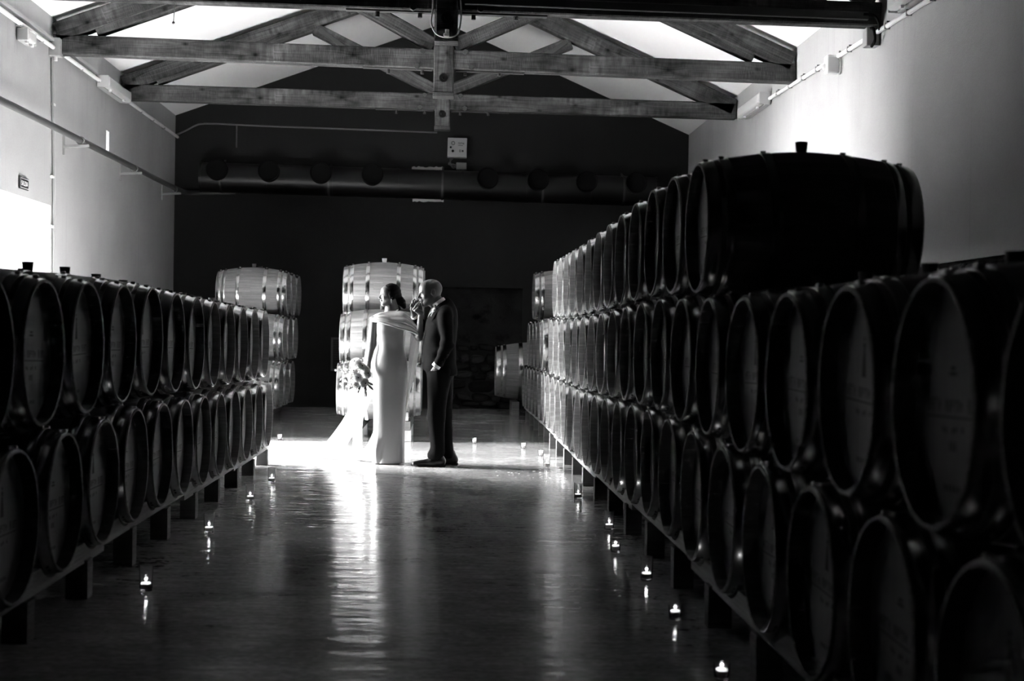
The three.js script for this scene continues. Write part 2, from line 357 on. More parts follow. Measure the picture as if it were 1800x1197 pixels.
// ---------------------------------------------------------------- roof trusses
const ceilY = (x) => x < RX ? EL + (RY - EL) * (x - XL) / (RX - XL) : RY + (ER - RY) * (x - RX) / (XR - RX);
function truss(z, yl, yr, kb, kw, kx, label) {
  const t = thing('roof_truss', label, 'roof truss', [0, 0, z], 'timber roof trusses');
  const D = 0.17, hb = 0.215, yAt = (x) => lerp(yl, yr, (x - XL) / (XR - XL));
  const B = (name, a, b, h, w, m = M.beam, up = V(0, 1, 0)) => {
    const g = up.y ? bar(V(...a), V(...b), h, w, 0.012, up) : bar(V(...a), V(...b), w, h, 0.012, up); const uv = g.attributes.uv, ou = rnd(), ov = rnd();
    for (let i = 0; i < uv.count; i++) uv.setXY(i, uv.getX(i) + ou * 3, uv.getY(i) + ov); return obj(name, g, m, t);
  };
  B('tie_beam', [XL + 0.02, yAt(XL) + hb / 2, 0], [kx - kw / 2, yAt(kx) + hb / 2, 0], hb, D);
  B('tie_beam', [kx + kw / 2, yAt(kx) + hb / 2, 0], [XR - 0.02, yAt(XR) + hb / 2, 0], hb, D);
  B('king_post', [kx, kb, 0.01], [kx, ceilY(kx) - 0.1, 0.01], kw, D + 0.02, M.beam, V(0, 0, -1));
  for (const s of [-1, 1]) {
    const xe = s < 0 ? XL + 0.05 : XR - 0.05, dir = s;
    const dn = 0.19, xin = kx + s * kw / 2;
    B('rafter', [xe, ceilY(xe) - dn, 0], [xin, ceilY(xin) - dn, 0], 0.22, D);
    const xa = xe - s * 0.42, xb = kx + s * 1.75, sl = (ceilY(xb) - ceilY(xa)) / (xb - xa), y0 = yAt(xa) + hb + 0.10;
    B('under_rafter', [xa, y0, -0.005], [xb, y0 + sl * (xb - xa), -0.005], 0.20, D - 0.01);
    B('strut', [xin, yAt(kx) + hb + 0.05, 0.0], [kx + s * 1.72, ceilY(kx + s * 1.72) - 0.33, 0.0], 0.16, D - 0.03);
    const xs = kx + s * 1.5, ys = lerp(yAt(kx) + hb + 0.05, ceilY(kx + s * 1.72) - 0.33, 1.38 / 1.64);
    obj('steel_strap', bar(V(xs - s * 0.28, ys - 0.20, D / 2 - 0.005), V(xs + s * 0.16, ys + 0.115, D / 2 - 0.005), 0.06, 0.02, 0.003), M.steel, t);
    const x0 = kx + s * (kw / 2 + 0.02), x1 = kx + s * 0.9;
    const strap = obj('steel_strap', bar(V(x0, yAt(x0) - 0.008, 0), V(x1, yAt(x1) - 0.008, 0), 0.014, 0.07, 0.002), M.steel, t);
    obj('bolt', [cyl(0.022, 0.022, 0.05, kx + s * 0.24, yAt(kx + s * 0.24) - 0.03, 0, 'y', 6), cyl(0.022, 0.022, 0.05, kx + s * 0.62, yAt(kx) - 0.03, 0, 'y', 6)], M.steel, t);
    for (const [dy, dx] of [[0.02, 0.30], [0.19, 0.24]]) obj('bolt', cyl(0.035, 0.03, 0.025, kx + s * dx, yAt(kx) + dy, D / 2 + 0.008, 'z', 6), M.steel, t);
  }
  obj('bolt', [cyl(0.05, 0.05, 0.008, kx, kb + 0.20, D / 2 + 0.02, 'z', 20), cyl(0.024, 0.02, 0.03, kx, kb + 0.20, D / 2 + 0.03, 'z', 6)], M.galv, t);
  obj('post_foot', rbox(kw + 0.014, 0.05, D + 0.035, kx, kb + 0.018, 0.01, 0.008), M.beam, t);
  return t;
}
truss(-13.3, 4.16, 4.07, 3.84, 0.20, -0.04, 'dark timber truss nearest the camera, cut off by the top of the photo');
truss(-16.6, 4.25, 4.115, 3.875, 0.225, -0.075, 'middle timber truss with sagging tie beam and bolted king post');
truss(-20.0, 4.275, 4.195, 3.97, 0.20, -0.10, 'farthest timber truss, nearest the dark back wall');
{   // cable clipped along the nearest beam, its loop round the post, and the pull cord
  const c = thing('beam_cable', 'thin pale cable looped round the foot of the nearest king post', 'cable', [0, 0, -13.18]);
  obj('cable_loop', tube([[-0.17, 4.35, 0], [-0.165, 4.1, 0.02], [-0.175, 3.98, 0.03], [-0.13, 3.885, 0.05], [-0.04, 3.855, 0.06], [0.05, 3.88, 0.05], [0.085, 4.0, 0.03], [0.08, 4.2, 0.02], [0.05, 4.36, 0]], 0.0065), M.pvc, c);
  obj('clip', [rbox(0.05, 0.03, 0.02, -0.04, 3.88, 0.05, 0.006), cyl(0.018, 0.018, 0.04, -0.035, 3.905, 0.05)], M.pvc, c);
  const k = thing('pull_cord', 'pale pull cord with a small knob hanging near the left end of the nearest beam', 'cord', [-2.46, 3.95, -13.25]);
  obj('cord', tube([[0, 0, 0], [0.006, 0.09, 0], [0.01, 0.16, 0.0], [0.004, 0.34, 0]], 0.004), M.pvc, k);
  obj('knob', new THREE.SphereGeometry(0.014, 14, 10), M.pvc, k);
  const n = thing('cable_channel', 'dark cable channel fixed along the face of the nearest beam, right half', 'cable channel', [0, 0, -13.18]);
  obj('channel', bar(V(0.12, 4.20, -0.01), V(3.75, 4.15, -0.01), 0.075, 0.05, 0.006), M.steel, n);
  obj('cable', tube([[3.7, 4.16, 0.02], [3.80, 4.15, 0.02], [3.84, 4.09, 0.02], [3.85, 4.02, 0.02]], 0.012), M.black, n);
}

// ---------------------------------------------------------------- barrels
const RB = 0.349, RH = 0.289, BL = 0.95, NST = 26;
const rad = (t) => RB - (RB - RH) * Math.pow(Math.abs(2 * t), 1.9);   // t from -.5 to .5
function staveGeo(seed2) {
  const N = 14, pos = [], uv = [], idx = [], half = Math.PI / NST - 0.0009, du = seed2 * 0.37;
  for (let i = 0; i <= N; i++) {
    const t = i / N - 0.5, r = rad(t), x = t * BL, th = lerp(0.024, 0.008, clamp((Math.abs(t) - 0.43) / 0.07, 0, 1));
    for (const [a, d] of [[-half, -0.0012], [-half * 0.9, 0], [0, 0.0006], [half * 0.9, 0], [half, -0.0012], [half, -th], [-half, -th]]) {
      pos.push(x, (r + d) * Math.cos(a), (r + d) * Math.sin(a)); uv.push(x + du, a * r + du * 1.7);
    }
  }
  for (let i = 0; i < N; i++) for (let j = 0; j < 7; j++) { const a = i * 7 + j, b = i * 7 + (j + 1) % 7, c = a + 7, d = b + 7; idx.push(a, b, c, b, d, c); }
  for (const [s, e] of [[0, 1], [N * 7, 0]]) for (let j = 1; j < 6; j++) e ? idx.push(s, s + j + 1, s + j) : idx.push(s, s + j, s + j + 1);
  const g = new THREE.BufferGeometry(); g.setAttribute('position', new THREE.Float32BufferAttribute(pos, 3)); g.setAttribute('uv', new THREE.Float32BufferAttribute(uv, 2)); g.setIndex(idx);
  return toCreasedNormals(g, 0.5);
}
const STG = [0, 1, 2, 3].map(staveGeo);
function bodyGeo() { const l = []; for (let k = 0; k < NST; k++) { const g = STG[(k * 3) % 4].clone(); g.rotateX(k * 2 * Math.PI / NST); l.push(g); } return mergeGeometries(l); }
const BODY = bodyGeo();
function hoopGeo(x0, x1) {
  const r = (x) => rad(x / BL) + 0.0025, pts = [[r(x0) - 0.004, x0], [r(x0), x0 + 0.0006], [r((x0 + x1) / 2), (x0 + x1) / 2], [r(x1), x1 - 0.0006], [r(x1) - 0.004, x1]];
  const g = lathe(pts, 60); g.rotateZ(-Math.PI / 2);
  const rv = []; for (const a of [2.6, 2.72]) { const s = new THREE.SphereGeometry(0.007, 8, 6); s.translate((x0 + x1) / 2, r((x0 + x1) / 2) * Math.cos(a), r((x0 + x1) / 2) * Math.sin(a)); rv.push(s); }
  for (const a of [0.1, -0.22]) { const s = rbox(0.024, 0.010, 0.014, (x0 + x1) / 2, r((x0 + x1) / 2) + 0.004, 0, 0.003, 1); s.rotateX(a); rv.push(s); }
  return merge([g, ...rv]);
}
const HOOPS = [[-0.468, -0.415], [-0.392, -0.350], [-0.205, -0.158], [0.158, 0.205], [0.350, 0.392], [0.415, 0.468]].map((h) => hoopGeo(...h));
const HEADG = [-1, 1].map((s) => { const g = new THREE.CylinderGeometry(RH - 0.011, RH - 0.011, 0.02, 48); const c = new THREE.CircleGeometry(RH - 0.011, 48); c.translate(0, 0, 0.0102); g.rotateX(Math.PI / 2); const m = merge([g, c]); m.rotateY(s * Math.PI / 2); m.translate(s * (BL / 2 - 0.066), 0, 0); return m; });
const BUNG = merge([cyl(0.024, 0.029, 0.05, 0, RB + 0.022, 0, 'y', 20)]);
function makeBarrel(k, staved, bung = M.bung) {
  const o = new THREE.Group();
  if (staved) for (let i = 0; i < NST; i++) { const s = obj('stave', STG[(i * 3 + k) % 4], STAVE[(i * 7 + k * 3 + (i >> 1)) % 4], o); s.rotation.x = i * 2 * Math.PI / NST; }
  else obj('body', BODY, STAVE[k % 4], o);
  for (const h of HOOPS) obj('hoop', h, M.hoop, o);
  for (const h of HEADG) obj('head', h, HEAD[k % 2], o);
  obj('bung', BUNG, bung, o);
  return o;
}
const protos = {};
const ORD = ['first', 'second', 'third', 'fourth', 'fifth', 'sixth', 'seventh', 'eighth', 'ninth', 'tenth', 'eleventh', 'twelfth', 'thirteenth', 'fourteenth', 'fifteenth', 'sixteenth', 'seventeenth', 'eighteenth', 'nineteenth', 'twentieth', 'twenty-first', 'twenty-second', 'twenty-third', 'twenty-fourth', 'twenty-fifth', 'twenty-sixth', 'twenty-seventh', 'twenty-eighth'];
let bn = 0;
function barrel(x, y, z, label, group, { staved = false, k = bn % 4, scale = 1, pale = false } = {}) {
  bn++;
  const key = k + (staved ? 's' : '') + (pale ? 'p' : '');
  protos[key] ??= makeBarrel(k, staved, pale ? M.bungPale : M.bung);
  const o = protos[key].clone(); o.name = numbered('wine_barrel'); scene.add(o);
  o.position.set(x, y, z); o.rotation.set(rr(-0.03, 0.03), rr(-0.012, 0.012), 0); o.scale.setScalar(scale);
  return tag(o, label, 'barrel', group);
}
const bump = (D) => { const P = [[2, -0.01], [5.5, -0.008], [7.9, 0.038], [10.2, 0.0], [12.4, -0.025], [14, -0.02], [17, 0.0], [22, -0.03]]; for (let i = 0; i + 1 < P.length; i++) if (D <= P[i + 1][0]) return lerp(P[i][1], P[i + 1][1], clamp((D - P[i][0]) / (P[i + 1][0] - P[i][0]), 0, 1)); return -0.03; };
const cR = 1.11 + BL / 2, cL = -1.59 - BL / 2, P7 = 0.7285;
const R1 = [], R2 = [], R3 = [], L1 = [], L2 = [];
for (let D = 2.99, i = 0; D < 21.3; D += P7, i++) { R1.push(D); barrel(cR, 0.512 + bump(D), -D, `${ORD[i]} barrel from the camera in the bottom tier of the long right-hand row`, 'barrels of the long right-hand row'); }
for (let D = 2.625, i = 0; D < 20.3; D += P7, i++) if (Math.abs(D - 16.46) > 0.4) { R2.push(D); barrel(cR, 1.112 + bump(D), -D, `${ORD[R2.length - 1]} barrel from the camera in the middle tier of the long right-hand row`, 'barrels of the long right-hand row'); }
for (let D = 6.63, i = 0; i < 13; D += P7, i++) { R3.push(D); barrel(cR + 0.005, 1.722 + 0.9 * bump(D), -D, i ? `${ORD[i]} barrel from the camera in the top tier of the right-hand row` : 'dark barrel with bung seen from its side, nearest on top of the right-hand row', 'barrels of the long right-hand row', { staved: i === 0 }); }
barrel(cR, 1.722, -19.02, 'lone lit barrel on top near the far end of the right-hand row', 'barrels of the long right-hand row', { staved: true });
for (let D = 5.592, i = 0; i < 12; D += 0.712, i++) { L1.push(D); barrel(cL, 0.502 + bump(D), -D, `${ORD[i]} barrel from the camera in the lower tier of the left-hand row`, 'barrels of the left-hand row'); }
for (let D = 5.235, i = 0; i < 12; D += 0.715, i++) { L2.push(D); barrel(cL, 1.142 + 0.9 * bump(D), -D, `${ORD[i]} barrel from the camera in the upper tier of the left-hand row`, 'barrels of the left-hand row'); }
for (let tier = 0; tier < 3; tier++) for (let i = 0; i < 3; i++)
  barrel(-2.64, 0.512 + 0.614 * tier, -(19.6 + 0.37 * tier + 0.73 * i), tier === 2 && i === 0 ? 'dim barrel lying side-on atop the far left stack behind the left-hand row' : `barrel in the ${['bottom', 'middle', 'top'][tier]} tier of the far left stack, ${ORD[i]} from its front`, 'barrels of the far left stack', { staved: tier === 2 && i === 0 });
for (let tier = 0; tier < 3; tier++) for (let i = 0; i < 2; i++)
  barrel(-0.755, 0.585 + 0.567 * tier, -(16.92 + 0.415 * tier + 0.83 * i), `${i ? 'rear' : 'bright front'} barrel of the ${['bottom', 'middle', 'top'][tier]} tier in the stack behind the couple`, 'barrels stacked behind the couple', { staved: i === 0, pale: tier === 2 && i === 0 });
barrel(1.36, 0.66, -22.6, 'large squat barrel by the back wall beyond the right-hand row', 'barrels by the back wall', { scale: 1.28, k: 2 });

// scalloped rails and their posts
function railGeo(D0, D1, top, bot, rows, yC, w) {
  const sh = new THREE.Shape(); sh.moveTo(D0, bot); sh.lineTo(D1, bot); sh.lineTo(D1, top);
  const r = RH + 0.026;
  for (const D of [...rows].filter((d) => d > D0 + 0.05 && d < D1 - 0.05).reverse()) {
    const dy = yC + bump(D) - top, hx = Math.sqrt(Math.max(0, r * r - dy * dy));
    if (D + hx > D1 || D - hx < D0) continue;
    for (let a = -8; a <= 8; a++) { const x = D - hx * a / 8; sh.lineTo(x, yC + bump(D) - Math.sqrt(Math.max(0, r * r - (x - D) * (x - D)))); }
  }
  sh.lineTo(D0, top);
  const g = new THREE.ExtrudeGeometry(sh, { depth: w, bevelEnabled: false }); g.rotateY(Math.PI / 2); return metresUV(g);
}
function rack(name, label, xs, w, rows, yC, posts, top, bot, postW) {
  const t = thing(name, label, 'barrel rack');
  for (const x of xs) {
    const step = 2.19; let a = rows[0] - 0.55; const end = rows[rows.length - 1] + 0.4;
    while (a < end) {
      const b = Math.min(a + step, end), dm = bump((a + b) / 2);
      const g = railGeo(a + 0.003, b - 0.003, top + dm, bot + dm, rows, yC, w); g.translate(x, 0, 0);
      obj('rail', g, M.rail, t); a = b;
    }
    for (const D of posts) obj('post', box(postW, bot + bump(D) + 0.001, 0.10, x + w / 2, (bot + bump(D)) / 2, -D - 0.05), M.post, t);
  }
}
const postsOf = (a, b) => { const l = []; for (let D = a; D < b; D += 0.97) l.push(D); return l; };
rack('barrel_rack', 'scalloped timber rails on short posts carrying the long right-hand row', [1.15, 1.96], 0.07, R1, 0.512, postsOf(3.36, 21.2), 0.262, 0.172, 0.10);
rack('barrel_rack', 'scalloped timber rails on short posts carrying the left-hand row', [-1.71, -2.49], 0.07, L1, 0.502, postsOf(4.9, 13.9), 0.255, 0.162, 0.10);
{
  const t = thing('barrel_rack', 'pair of dark bearers on pale blocks under the stack behind the couple', 'barrel rack');
  for (const x of [-0.985, -0.44]) {
    for (const D of [16.72, 17.75]) obj('foot_block', box(0.11, 0.135, 0.12, x, 0.0675, -D - 0.06), mat(0.62, 0.85, { bumpMap: stoneBump, bumpScale: 0.003 }), t);
    obj('bearer', box(0.10, 0.10, 1.75, x, 0.185, -16.62 - 0.875), M.post, t);
    for (const D of [16.70, 17.42]) obj('chock', bar(V(x - 0.02, 0.236, -D - 0.08), V(x - 0.02, 0.29, -D + 0.03), 0.09, 0.10, 0.004, V(1, 0, 0)), mat(0.62, 0.8, { map: woodMap }), t);
  }
  const u = thing('barrel_rack', 'pair of dark bearers on blocks under the far left stack', 'barrel rack');
  for (const x of [-2.88, -2.38]) { for (const D of [19.5, 20.8]) obj('foot_block', box(0.11, 0.09, 0.12, x, 0.045, -D), M.post, u); obj('bearer', box(0.09, 0.08, 2.0, x, 0.13, -20.3), M.post, u); }
  const w = thing('barrel_rack', 'low dark bearers under the large barrel by the back wall', 'barrel rack');
  for (const x of [1.05, 1.68]) obj('bearer', box(0.10, 0.21, 1.0, x, 0.105, -22.6), M.post, w);
}

// ---------------------------------------------------------------- fittings on the walls
{
  const d = thing('air_duct', 'long round metal air duct with eight dark outlets along the back wall', 'air duct', [-0.3, 3.60, ZB + 0.29]);
  d.rotation.z = -0.0135;
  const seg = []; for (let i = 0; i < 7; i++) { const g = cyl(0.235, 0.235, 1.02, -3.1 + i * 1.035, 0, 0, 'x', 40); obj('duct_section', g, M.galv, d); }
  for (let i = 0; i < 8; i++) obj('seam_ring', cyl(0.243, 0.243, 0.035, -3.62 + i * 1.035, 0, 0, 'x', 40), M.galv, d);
  [-3.646, -2.834, -2.022, -1.21, 0.614, 1.417, 2.192, 2.977].forEach((x) => {
    const o = obj('outlet', lathe([[0.15, 0], [0.168, 0], [0.172, 0.13], [0.166, 0.15], [0.150, 0.148], [0.148, 0.10], [0.0, 0.10]], 36), M.black, d);
    o.rotation.x = Math.PI / 2 - 0.12; o.position.set(x + 0.3, 0.09, 0.155);
    const r = obj('rim', new THREE.TorusGeometry(0.162, 0.007, 8, 40), M.black, o); r.rotation.x = Math.PI / 2; r.position.y = 0.15;
  });
  for (const x of [-3.3, -1.6, 0.2, 1.8, 3.1]) obj('hanger', [bar(V(x, 0.22, -0.02), V(x, 0.30, -0.28), 0.03, 0.03, 0.003), cyl(0.246, 0.246, 0.03, x, 0, 0, 'x', 40)], M.steel, d);
  const b = thing('control_box', 'pale grey control box with dial and printed lettering above the air duct', 'control box', [0.128, 4.215, ZB + 0.09]);
  b.rotation.z = -0.012;
  const face = ctex(256, 256, (c) => {
    c.fillStyle = '#b0b0b0'; c.fillRect(0, 0, 256, 256); c.strokeStyle = '#111'; c.fillStyle = '#111'; c.lineWidth = 6;
    c.font = 'bold 30px sans-serif'; c.fillText('Airfog', 138, 76); c.font = 'bold 24px sans-serif'; c.fillText('Clima', 140, 104);
    c.strokeRect(160, 164, 20, 24); c.fillRect(196, 162, 22, 28);
  });
  obj('case', rbox(0.31, 0.31, 0.17, 0, 0, 0, 0.01), mat(0.3, 0.5), b);
  obj('front', slab(-0.15, 0.15, -0.15, 0.15, 0.085, 0.089), mat(0.3, 0.5), b);
  const pl = new THREE.PlaneGeometry(0.29, 0.29); pl.translate(0, 0, 0.0905); obj('printed_face', pl, new THREE.MeshStandardMaterial({ color: G(0.6), map: face, roughness: 0.5 }), b);
  obj('dial', new THREE.TorusGeometry(0.026, 0.004, 8, 28).translate(-0.068, 0.068, 0.094), M.black, b);
  obj('knob', cyl(0.017, 0.015, 0.02, -0.105, 0.0, 0.10, 'z'), M.black, b); obj('knob', cyl(0.021, 0.019, 0.022, -0.070, -0.058, 0.10, 'z'), M.black, b);
  const j = thing('junction_box', 'small grey junction box with cables between control box and duct', 'junction box', [0.2, 3.925, ZB + 0.06]);
  obj('case', rbox(0.165, 0.115, 0.12, 0, 0, 0, 0.012), mat(0.12, 0.5), j);
  for (let i = 0; i < 3; i++) obj('cable', tube([[-0.09, -0.02 + i * 0.02, 0], [-0.14, -0.03 + i * 0.03, 0.02], [-0.17 - 0.02 * i, 0.03, 0.01], [-0.19 + 0.03 * i, 0.14, 0]], 0.009), M.darkPipe, j);
  const v = thing('vent_grille', 'dark louvred vent grille low on the back wall left of the centre stack', 'vent grille', [-1.60, 0.86, ZB + 0.012]);
  obj('frame', [box(0.52, 0.03, 0.03, 0, 0.255, 0), box(0.52, 0.03, 0.03, 0, -0.255, 0), box(0.03, 0.54, 0.03, -0.245, 0, 0), box(0.03, 0.54, 0.03, 0.245, 0, 0)], mat(0.10, 0.6), v);
  for (let i = 0; i < 17; i++) { const s = obj('slat', box(0.47, 0.018, 0.006, 0, 0, 0, 0.001), mat(0.035, 0.6), v); s.position.y = -0.228 + i * 0.0285; s.rotation.x = -0.7; }
  const c = thing('wall_conduit', 'thin conduit bending up from the corner and running along the back wall', 'conduit');
  obj('pipe', tube([[-4.39, 4.34, ZB + 0.02], [-4.2, 4.43, ZB + 0.02], [-4.03, 4.52, ZB + 0.02], [-3.8, 4.535, ZB + 0.02], [-3.2, 4.52, ZB + 0.02], [-2.0, 4.50, ZB + 0.02], [-0.2, 4.47, ZB + 0.02]], 0.014), mat(0.11, 0.5), c);
  obj('drop_pipe', pipe([[-3.42, 4.52, ZB + 0.015], [-3.42, 4.16, ZB + 0.015]], 0.012), mat(0.1, 0.5), c);
}
{
  const p = thing('lower_pipe', 'long dark pipe carried on brackets along the left wall and round the corner', 'pipe');
  obj('pipe', tube([[-4.2, 3.33, -12], [-4.2, 3.36, -15], [-4.2, 3.375, -19], [-4.2, 3.40, -23.4], [-4.17, 3.405, -23.8], [-4.05, 3.41, -23.88], [-3.42, 3.42, -23.9]], 0.036, 12, 10), M.darkPipe, p);
  for (const D of [13.2, 17.07, 20.0, 22.9]) obj('bracket', [bar(V(XL + 0.004, 3.29, -D), V(XL + 0.3, 3.31, -D), 0.03, 0.03, 0.003), box(0.02, 0.22, 0.035, XL + 0.014, 3.31, -D, 0.003), new THREE.TorusGeometry(0.042, 0.008, 8, 24).translate(-4.2, 3.366, -D)], mat(0.2, 0.5), p);
  const c = thing('wall_conduit', 'pale double conduit with clips high along the left wall', 'conduit');
  const y = (D) => 4.30 + 0.001 * (D - 16);
  obj('pipe', pipe([[XL + 0.05, y(12), -12], [XL + 0.05, y(15.2), -15.2], [XL + 0.05, y(18.4), -18.4], [XL + 0.04, 4.31, -23.98]], 0.024), M.pvc, c);
  obj('trunking', bar(V(XL + 0.03, y(12) + 0.085, -12), V(XL + 0.03, y(18.4) + 0.085, -18.5), 0.04, 0.06, 0.004), mat(0.3, 0.5), c);
  for (let D = 12.6; D < 23.5; D += 0.85) obj('clip', box(0.05, 0.062, 0.02, XL + 0.04, y(D), -D), M.pvcDark, c);
  const jb = thing('junction_box', 'grey junction box on the left conduit above the thin vertical pipes', 'junction box', [XL + 0.06, 4.31, -16.5]);
  obj('case', rbox(0.12, 0.20, 0.16, 0, 0, 0, 0.01), M.pvcDark, jb); obj('gland', cyl(0.02, 0.02, 0.05, 0.0, -0.12, 0), M.pvc, jb);
  const vp = thing('wall_conduit', 'pair of thin vertical pipes on the left wall beside the doorway', 'conduit');
  obj('pipe', pipe([[XL + 0.018, 4.2, -16.50], [XL + 0.018, 3.0, -16.63], [XL + 0.018, 0.6, -16.74]], 0.013), mat(0.22, 0.5), vp);
  obj('pipe', pipe([[XL + 0.018, 4.2, -16.56], [XL + 0.018, 2.5, -16.72], [XL + 0.018, 2.3, -16.72]], 0.010), mat(0.3, 0.5), vp);
  for (const yy of [3.7, 2.9, 2.35]) obj('clip', rbox(0.03, 0.03, 0.10, XL + 0.014, yy, -16.6, 0.006), M.pvc, vp);
  const lamp = (name, label, x, yy, z, L, h, dpt, s) => {
    const t = thing(name, label, 'light fitting', [x, yy, z]);
    obj('housing', rbox(dpt * 0.45, h, L, -s * dpt * 0.28, 0, 0, 0.012), mat(0.3, 0.5), t);
    obj('diffuser', rbox(dpt * 0.6, h * 0.9, L - 0.03, s * dpt * 0.22, 0, 0, 0.03, 3), phys(0.6, 0.35, { transmission: 0.25, thickness: 0 }), t);
    for (const e of [-1, 1]) obj('end_cap', rbox(dpt * 0.9, h, 0.03, 0, 0, e * L / 2, 0.01), M.cap, t);
    for (const e of [-1, 1]) obj('clip', rbox(0.03, 0.03, 0.06, s * dpt * 0.2, -h / 2 - 0.005, e * L * 0.3, 0.006), M.pvc, t);
    return t;
  };
  lamp('wall_lamp', 'long unlit fluorescent fitting high on the left wall', XL + 0.09, 4.30, -19.25, 1.3, 0.15, 0.16, 1);
  lamp('wall_lamp', 'small emergency light at the far left under the conduit', XL + 0.07, 4.20, -15.35, 0.30, 0.13, 0.12, 1);
  lamp('wall_lamp', 'long unlit fluorescent fitting on the right wall at the end of its conduit', XR - 0.09, 4.14, -18.45, 1.3, 0.15, 0.16, -1);
  lamp('wall_lamp', 'pale fluorescent fitting cut by the top right edge of the photo', XR - 0.09, 4.12, -11.9, 1.3, 0.16, 0.16, -1);
  const w = thing('camera_mount', 'dark junction box at the wall end of the nearest beam, right side', 'junction box', [XR - 0.07, 3.99, -13.36]);
  obj('case', rbox(0.12, 0.17, 0.14, 0, 0, 0, 0.01), M.pvcDark, w); obj('bend', tube([[-0.02, 0.08, 0.06], [-0.02, 0.04, 0.16], [-0.01, -0.05, 0.16], [-0.01, -0.09, 0.06]], 0.014), M.black, w);
  const rc = thing('wall_conduit', 'white conduit held by clips sloping along the right wall', 'conduit');
  const ry = (D) => lerp(4.01, 4.135, (D - 12.4) / 5.4);
  obj('pipe', pipe([[XR - 0.03, ry(9.5), -9.5], [XR - 0.03, ry(17.8), -17.8]], 0.022), M.pvc, rc);
  for (let D = 9.9; D < 17.6; D += 0.62) obj('clip', [box(0.05, 0.055, 0.018, XR - 0.03, ry(D), -D), cyl(0.008, 0.008, 0.03, XR - 0.02, ry(D) + 0.04, -D, 'x', 8)], M.pvcDark, rc);
  const se = thing('wall_sensor', 'small white sensor box below the right conduit in the bright band of light', 'sensor', [XR - 0.08, 3.985, -14.7]);
  obj('case', rbox(0.14, 0.19, 0.13, 0, 0, 0, 0.03, 3), M.pvc, se); obj('lens', new THREE.SphereGeometry(0.04, 16, 12).translate(-0.06, -0.03, 0), mat(0.5, 0.2), se);
  obj('cable', tube([[0.05, 0.12, 0.10], [0.06, 0.0, 0.12], [0.06, -0.10, 0.10], [0.05, -0.08, 0.03]], 0.012), M.pvcDark, se);
  const s = thing('exit_sign', 'small dark sign reading SALIDA above the bright doorway', 'sign', [XL + 0.012, 2.715, -15.5]);
  const st = ctex(256, 96, (c) => { c.fillStyle = '#161616'; c.fillRect(0, 0, 256, 96); c.strokeStyle = '#e8e8e8'; c.lineWidth = 4; c.strokeRect(8, 8, 240, 80); c.fillStyle = '#f2f2f2'; c.font = 'bold 58px sans-serif'; c.textAlign = 'center'; c.fillText('SALIDA', 128, 69, 220); });
  obj('plate', rbox(0.018, 0.125, 0.31, 0, 0, 0, 0.004), mat(0.03, 0.5), s);
  const g = new THREE.PlaneGeometry(0.30, 0.115); g.rotateY(Math.PI / 2); g.translate(0.0105, 0, 0); obj('lettering', g, new THREE.MeshStandardMaterial({ map: st, roughness: 0.5 }), s);
}

// ---------------------------------------------------------------- candles along the aisle
const GLASS = phys(1, 0.03, { transmission: 1, thickness: 0.01, ior: 1.48 });
const WAX = mat(0.72, 0.5), FLAME = new THREE.MeshStandardMaterial({ color: 0, emissive: new THREE.Color(1, 1, 1), emissiveIntensity: 1.3 });
function makeCandle(h, r, wax) {
  const o = new THREE.Group();
  obj('glass', lathe([[0, 0], [r * 0.86, 0], [r * 0.9, 0.004], [r, h], [r - 0.0022, h + 0.0005], [r * 0.88 - 0.002, 0.013], [0, 0.011]], 32), GLASS, o);
  obj('wax', lathe([[0, 0.0125], [r * 0.80, 0.0125], [r * 0.82, wax], [r * 0.7, wax + 0.0015], [0, wax - 0.002]], 24), WAX, o);
  obj('wick', cyl(0.0012, 0.001, 0.012, 0, wax + 0.004, 0, 'y', 6), M.black, o);
  obj('flame', lathe([[0, 0], [0.0032, 0.005], [0.0042, 0.009], [0.0026, 0.016], [0, 0.024]], 14).translate(0, wax + 0.006, 0), FLAME, o);
  return o;
}
const TALL = makeCandle(0.122, 0.033, 0.034), LOW = makeCandle(0.064, 0.030, 0.036);
function candle(proto, x, z, label, wax = 0.036) {
  const o = proto.clone(); o.name = numbered('candle_glass'); scene.add(o); o.position.set(x, 0.0005, z); o.rotation.y = rr(0, 6);
  tag(o, label, 'candle', 'candles along the aisle');
  const l = new THREE.PointLight(0xffffff, 0.0025); l.position.set(0, wax + 0.02, 0); l.castShadow = true; l.shadow.radius = 0.25; o.add(l);
}
candle(TALL, -1.405, -7.07, 'tall candle glass on the floor by the left row, nearest the camera');
candle(TALL, -1.43, -9.09, 'second tall candle glass from the camera beside the left row');
candle(TALL, -1.405, -10.79, 'tall candle glass beside the left row, third from the camera');
candle(TALL, -1.405, -12.12, 'faint tall candle glass at the edge of the bright floor patch, left side');
candle(LOW, -1.86, -16.75, 'small low candle glass on the floor just beyond the left row');
candle(LOW, 0.33, -16.56, 'small low candle glass alone on the lit floor behind the man');
candle(LOW, 0.845, -15.9, 'small low candle glass on the lit floor beside the bright barrel heads');
candle(LOW, 0.972, -14.95, 'low candle glass right behind a tall one on the lit floor at right');
candle(TALL, 0.95, -13.75, 'tall candle glass standing at the end of the man\'s shadow');
candle(TALL, 1.012, -11.15, 'tall clear candle glass by the posts of the right row, candle low inside');
candle(TALL, 1.055, -9.4, 'tall candle glass with bright wax beside the right-hand rail, behind a low one');
candle(LOW, 0.985, -8.43, 'low candle with its flame above the rim, standing alone right of the aisle');
candle(TALL, 1.034, -7.48, 'tall candle glass near the right rail, between two low candles');
candle(LOW, 1.021, -6.45, 'second nearest low candle glass at right, by the rail');
candle(LOW, 1.015, -5.32, 'lowest candle in the photo, cut by its bottom edge at right');
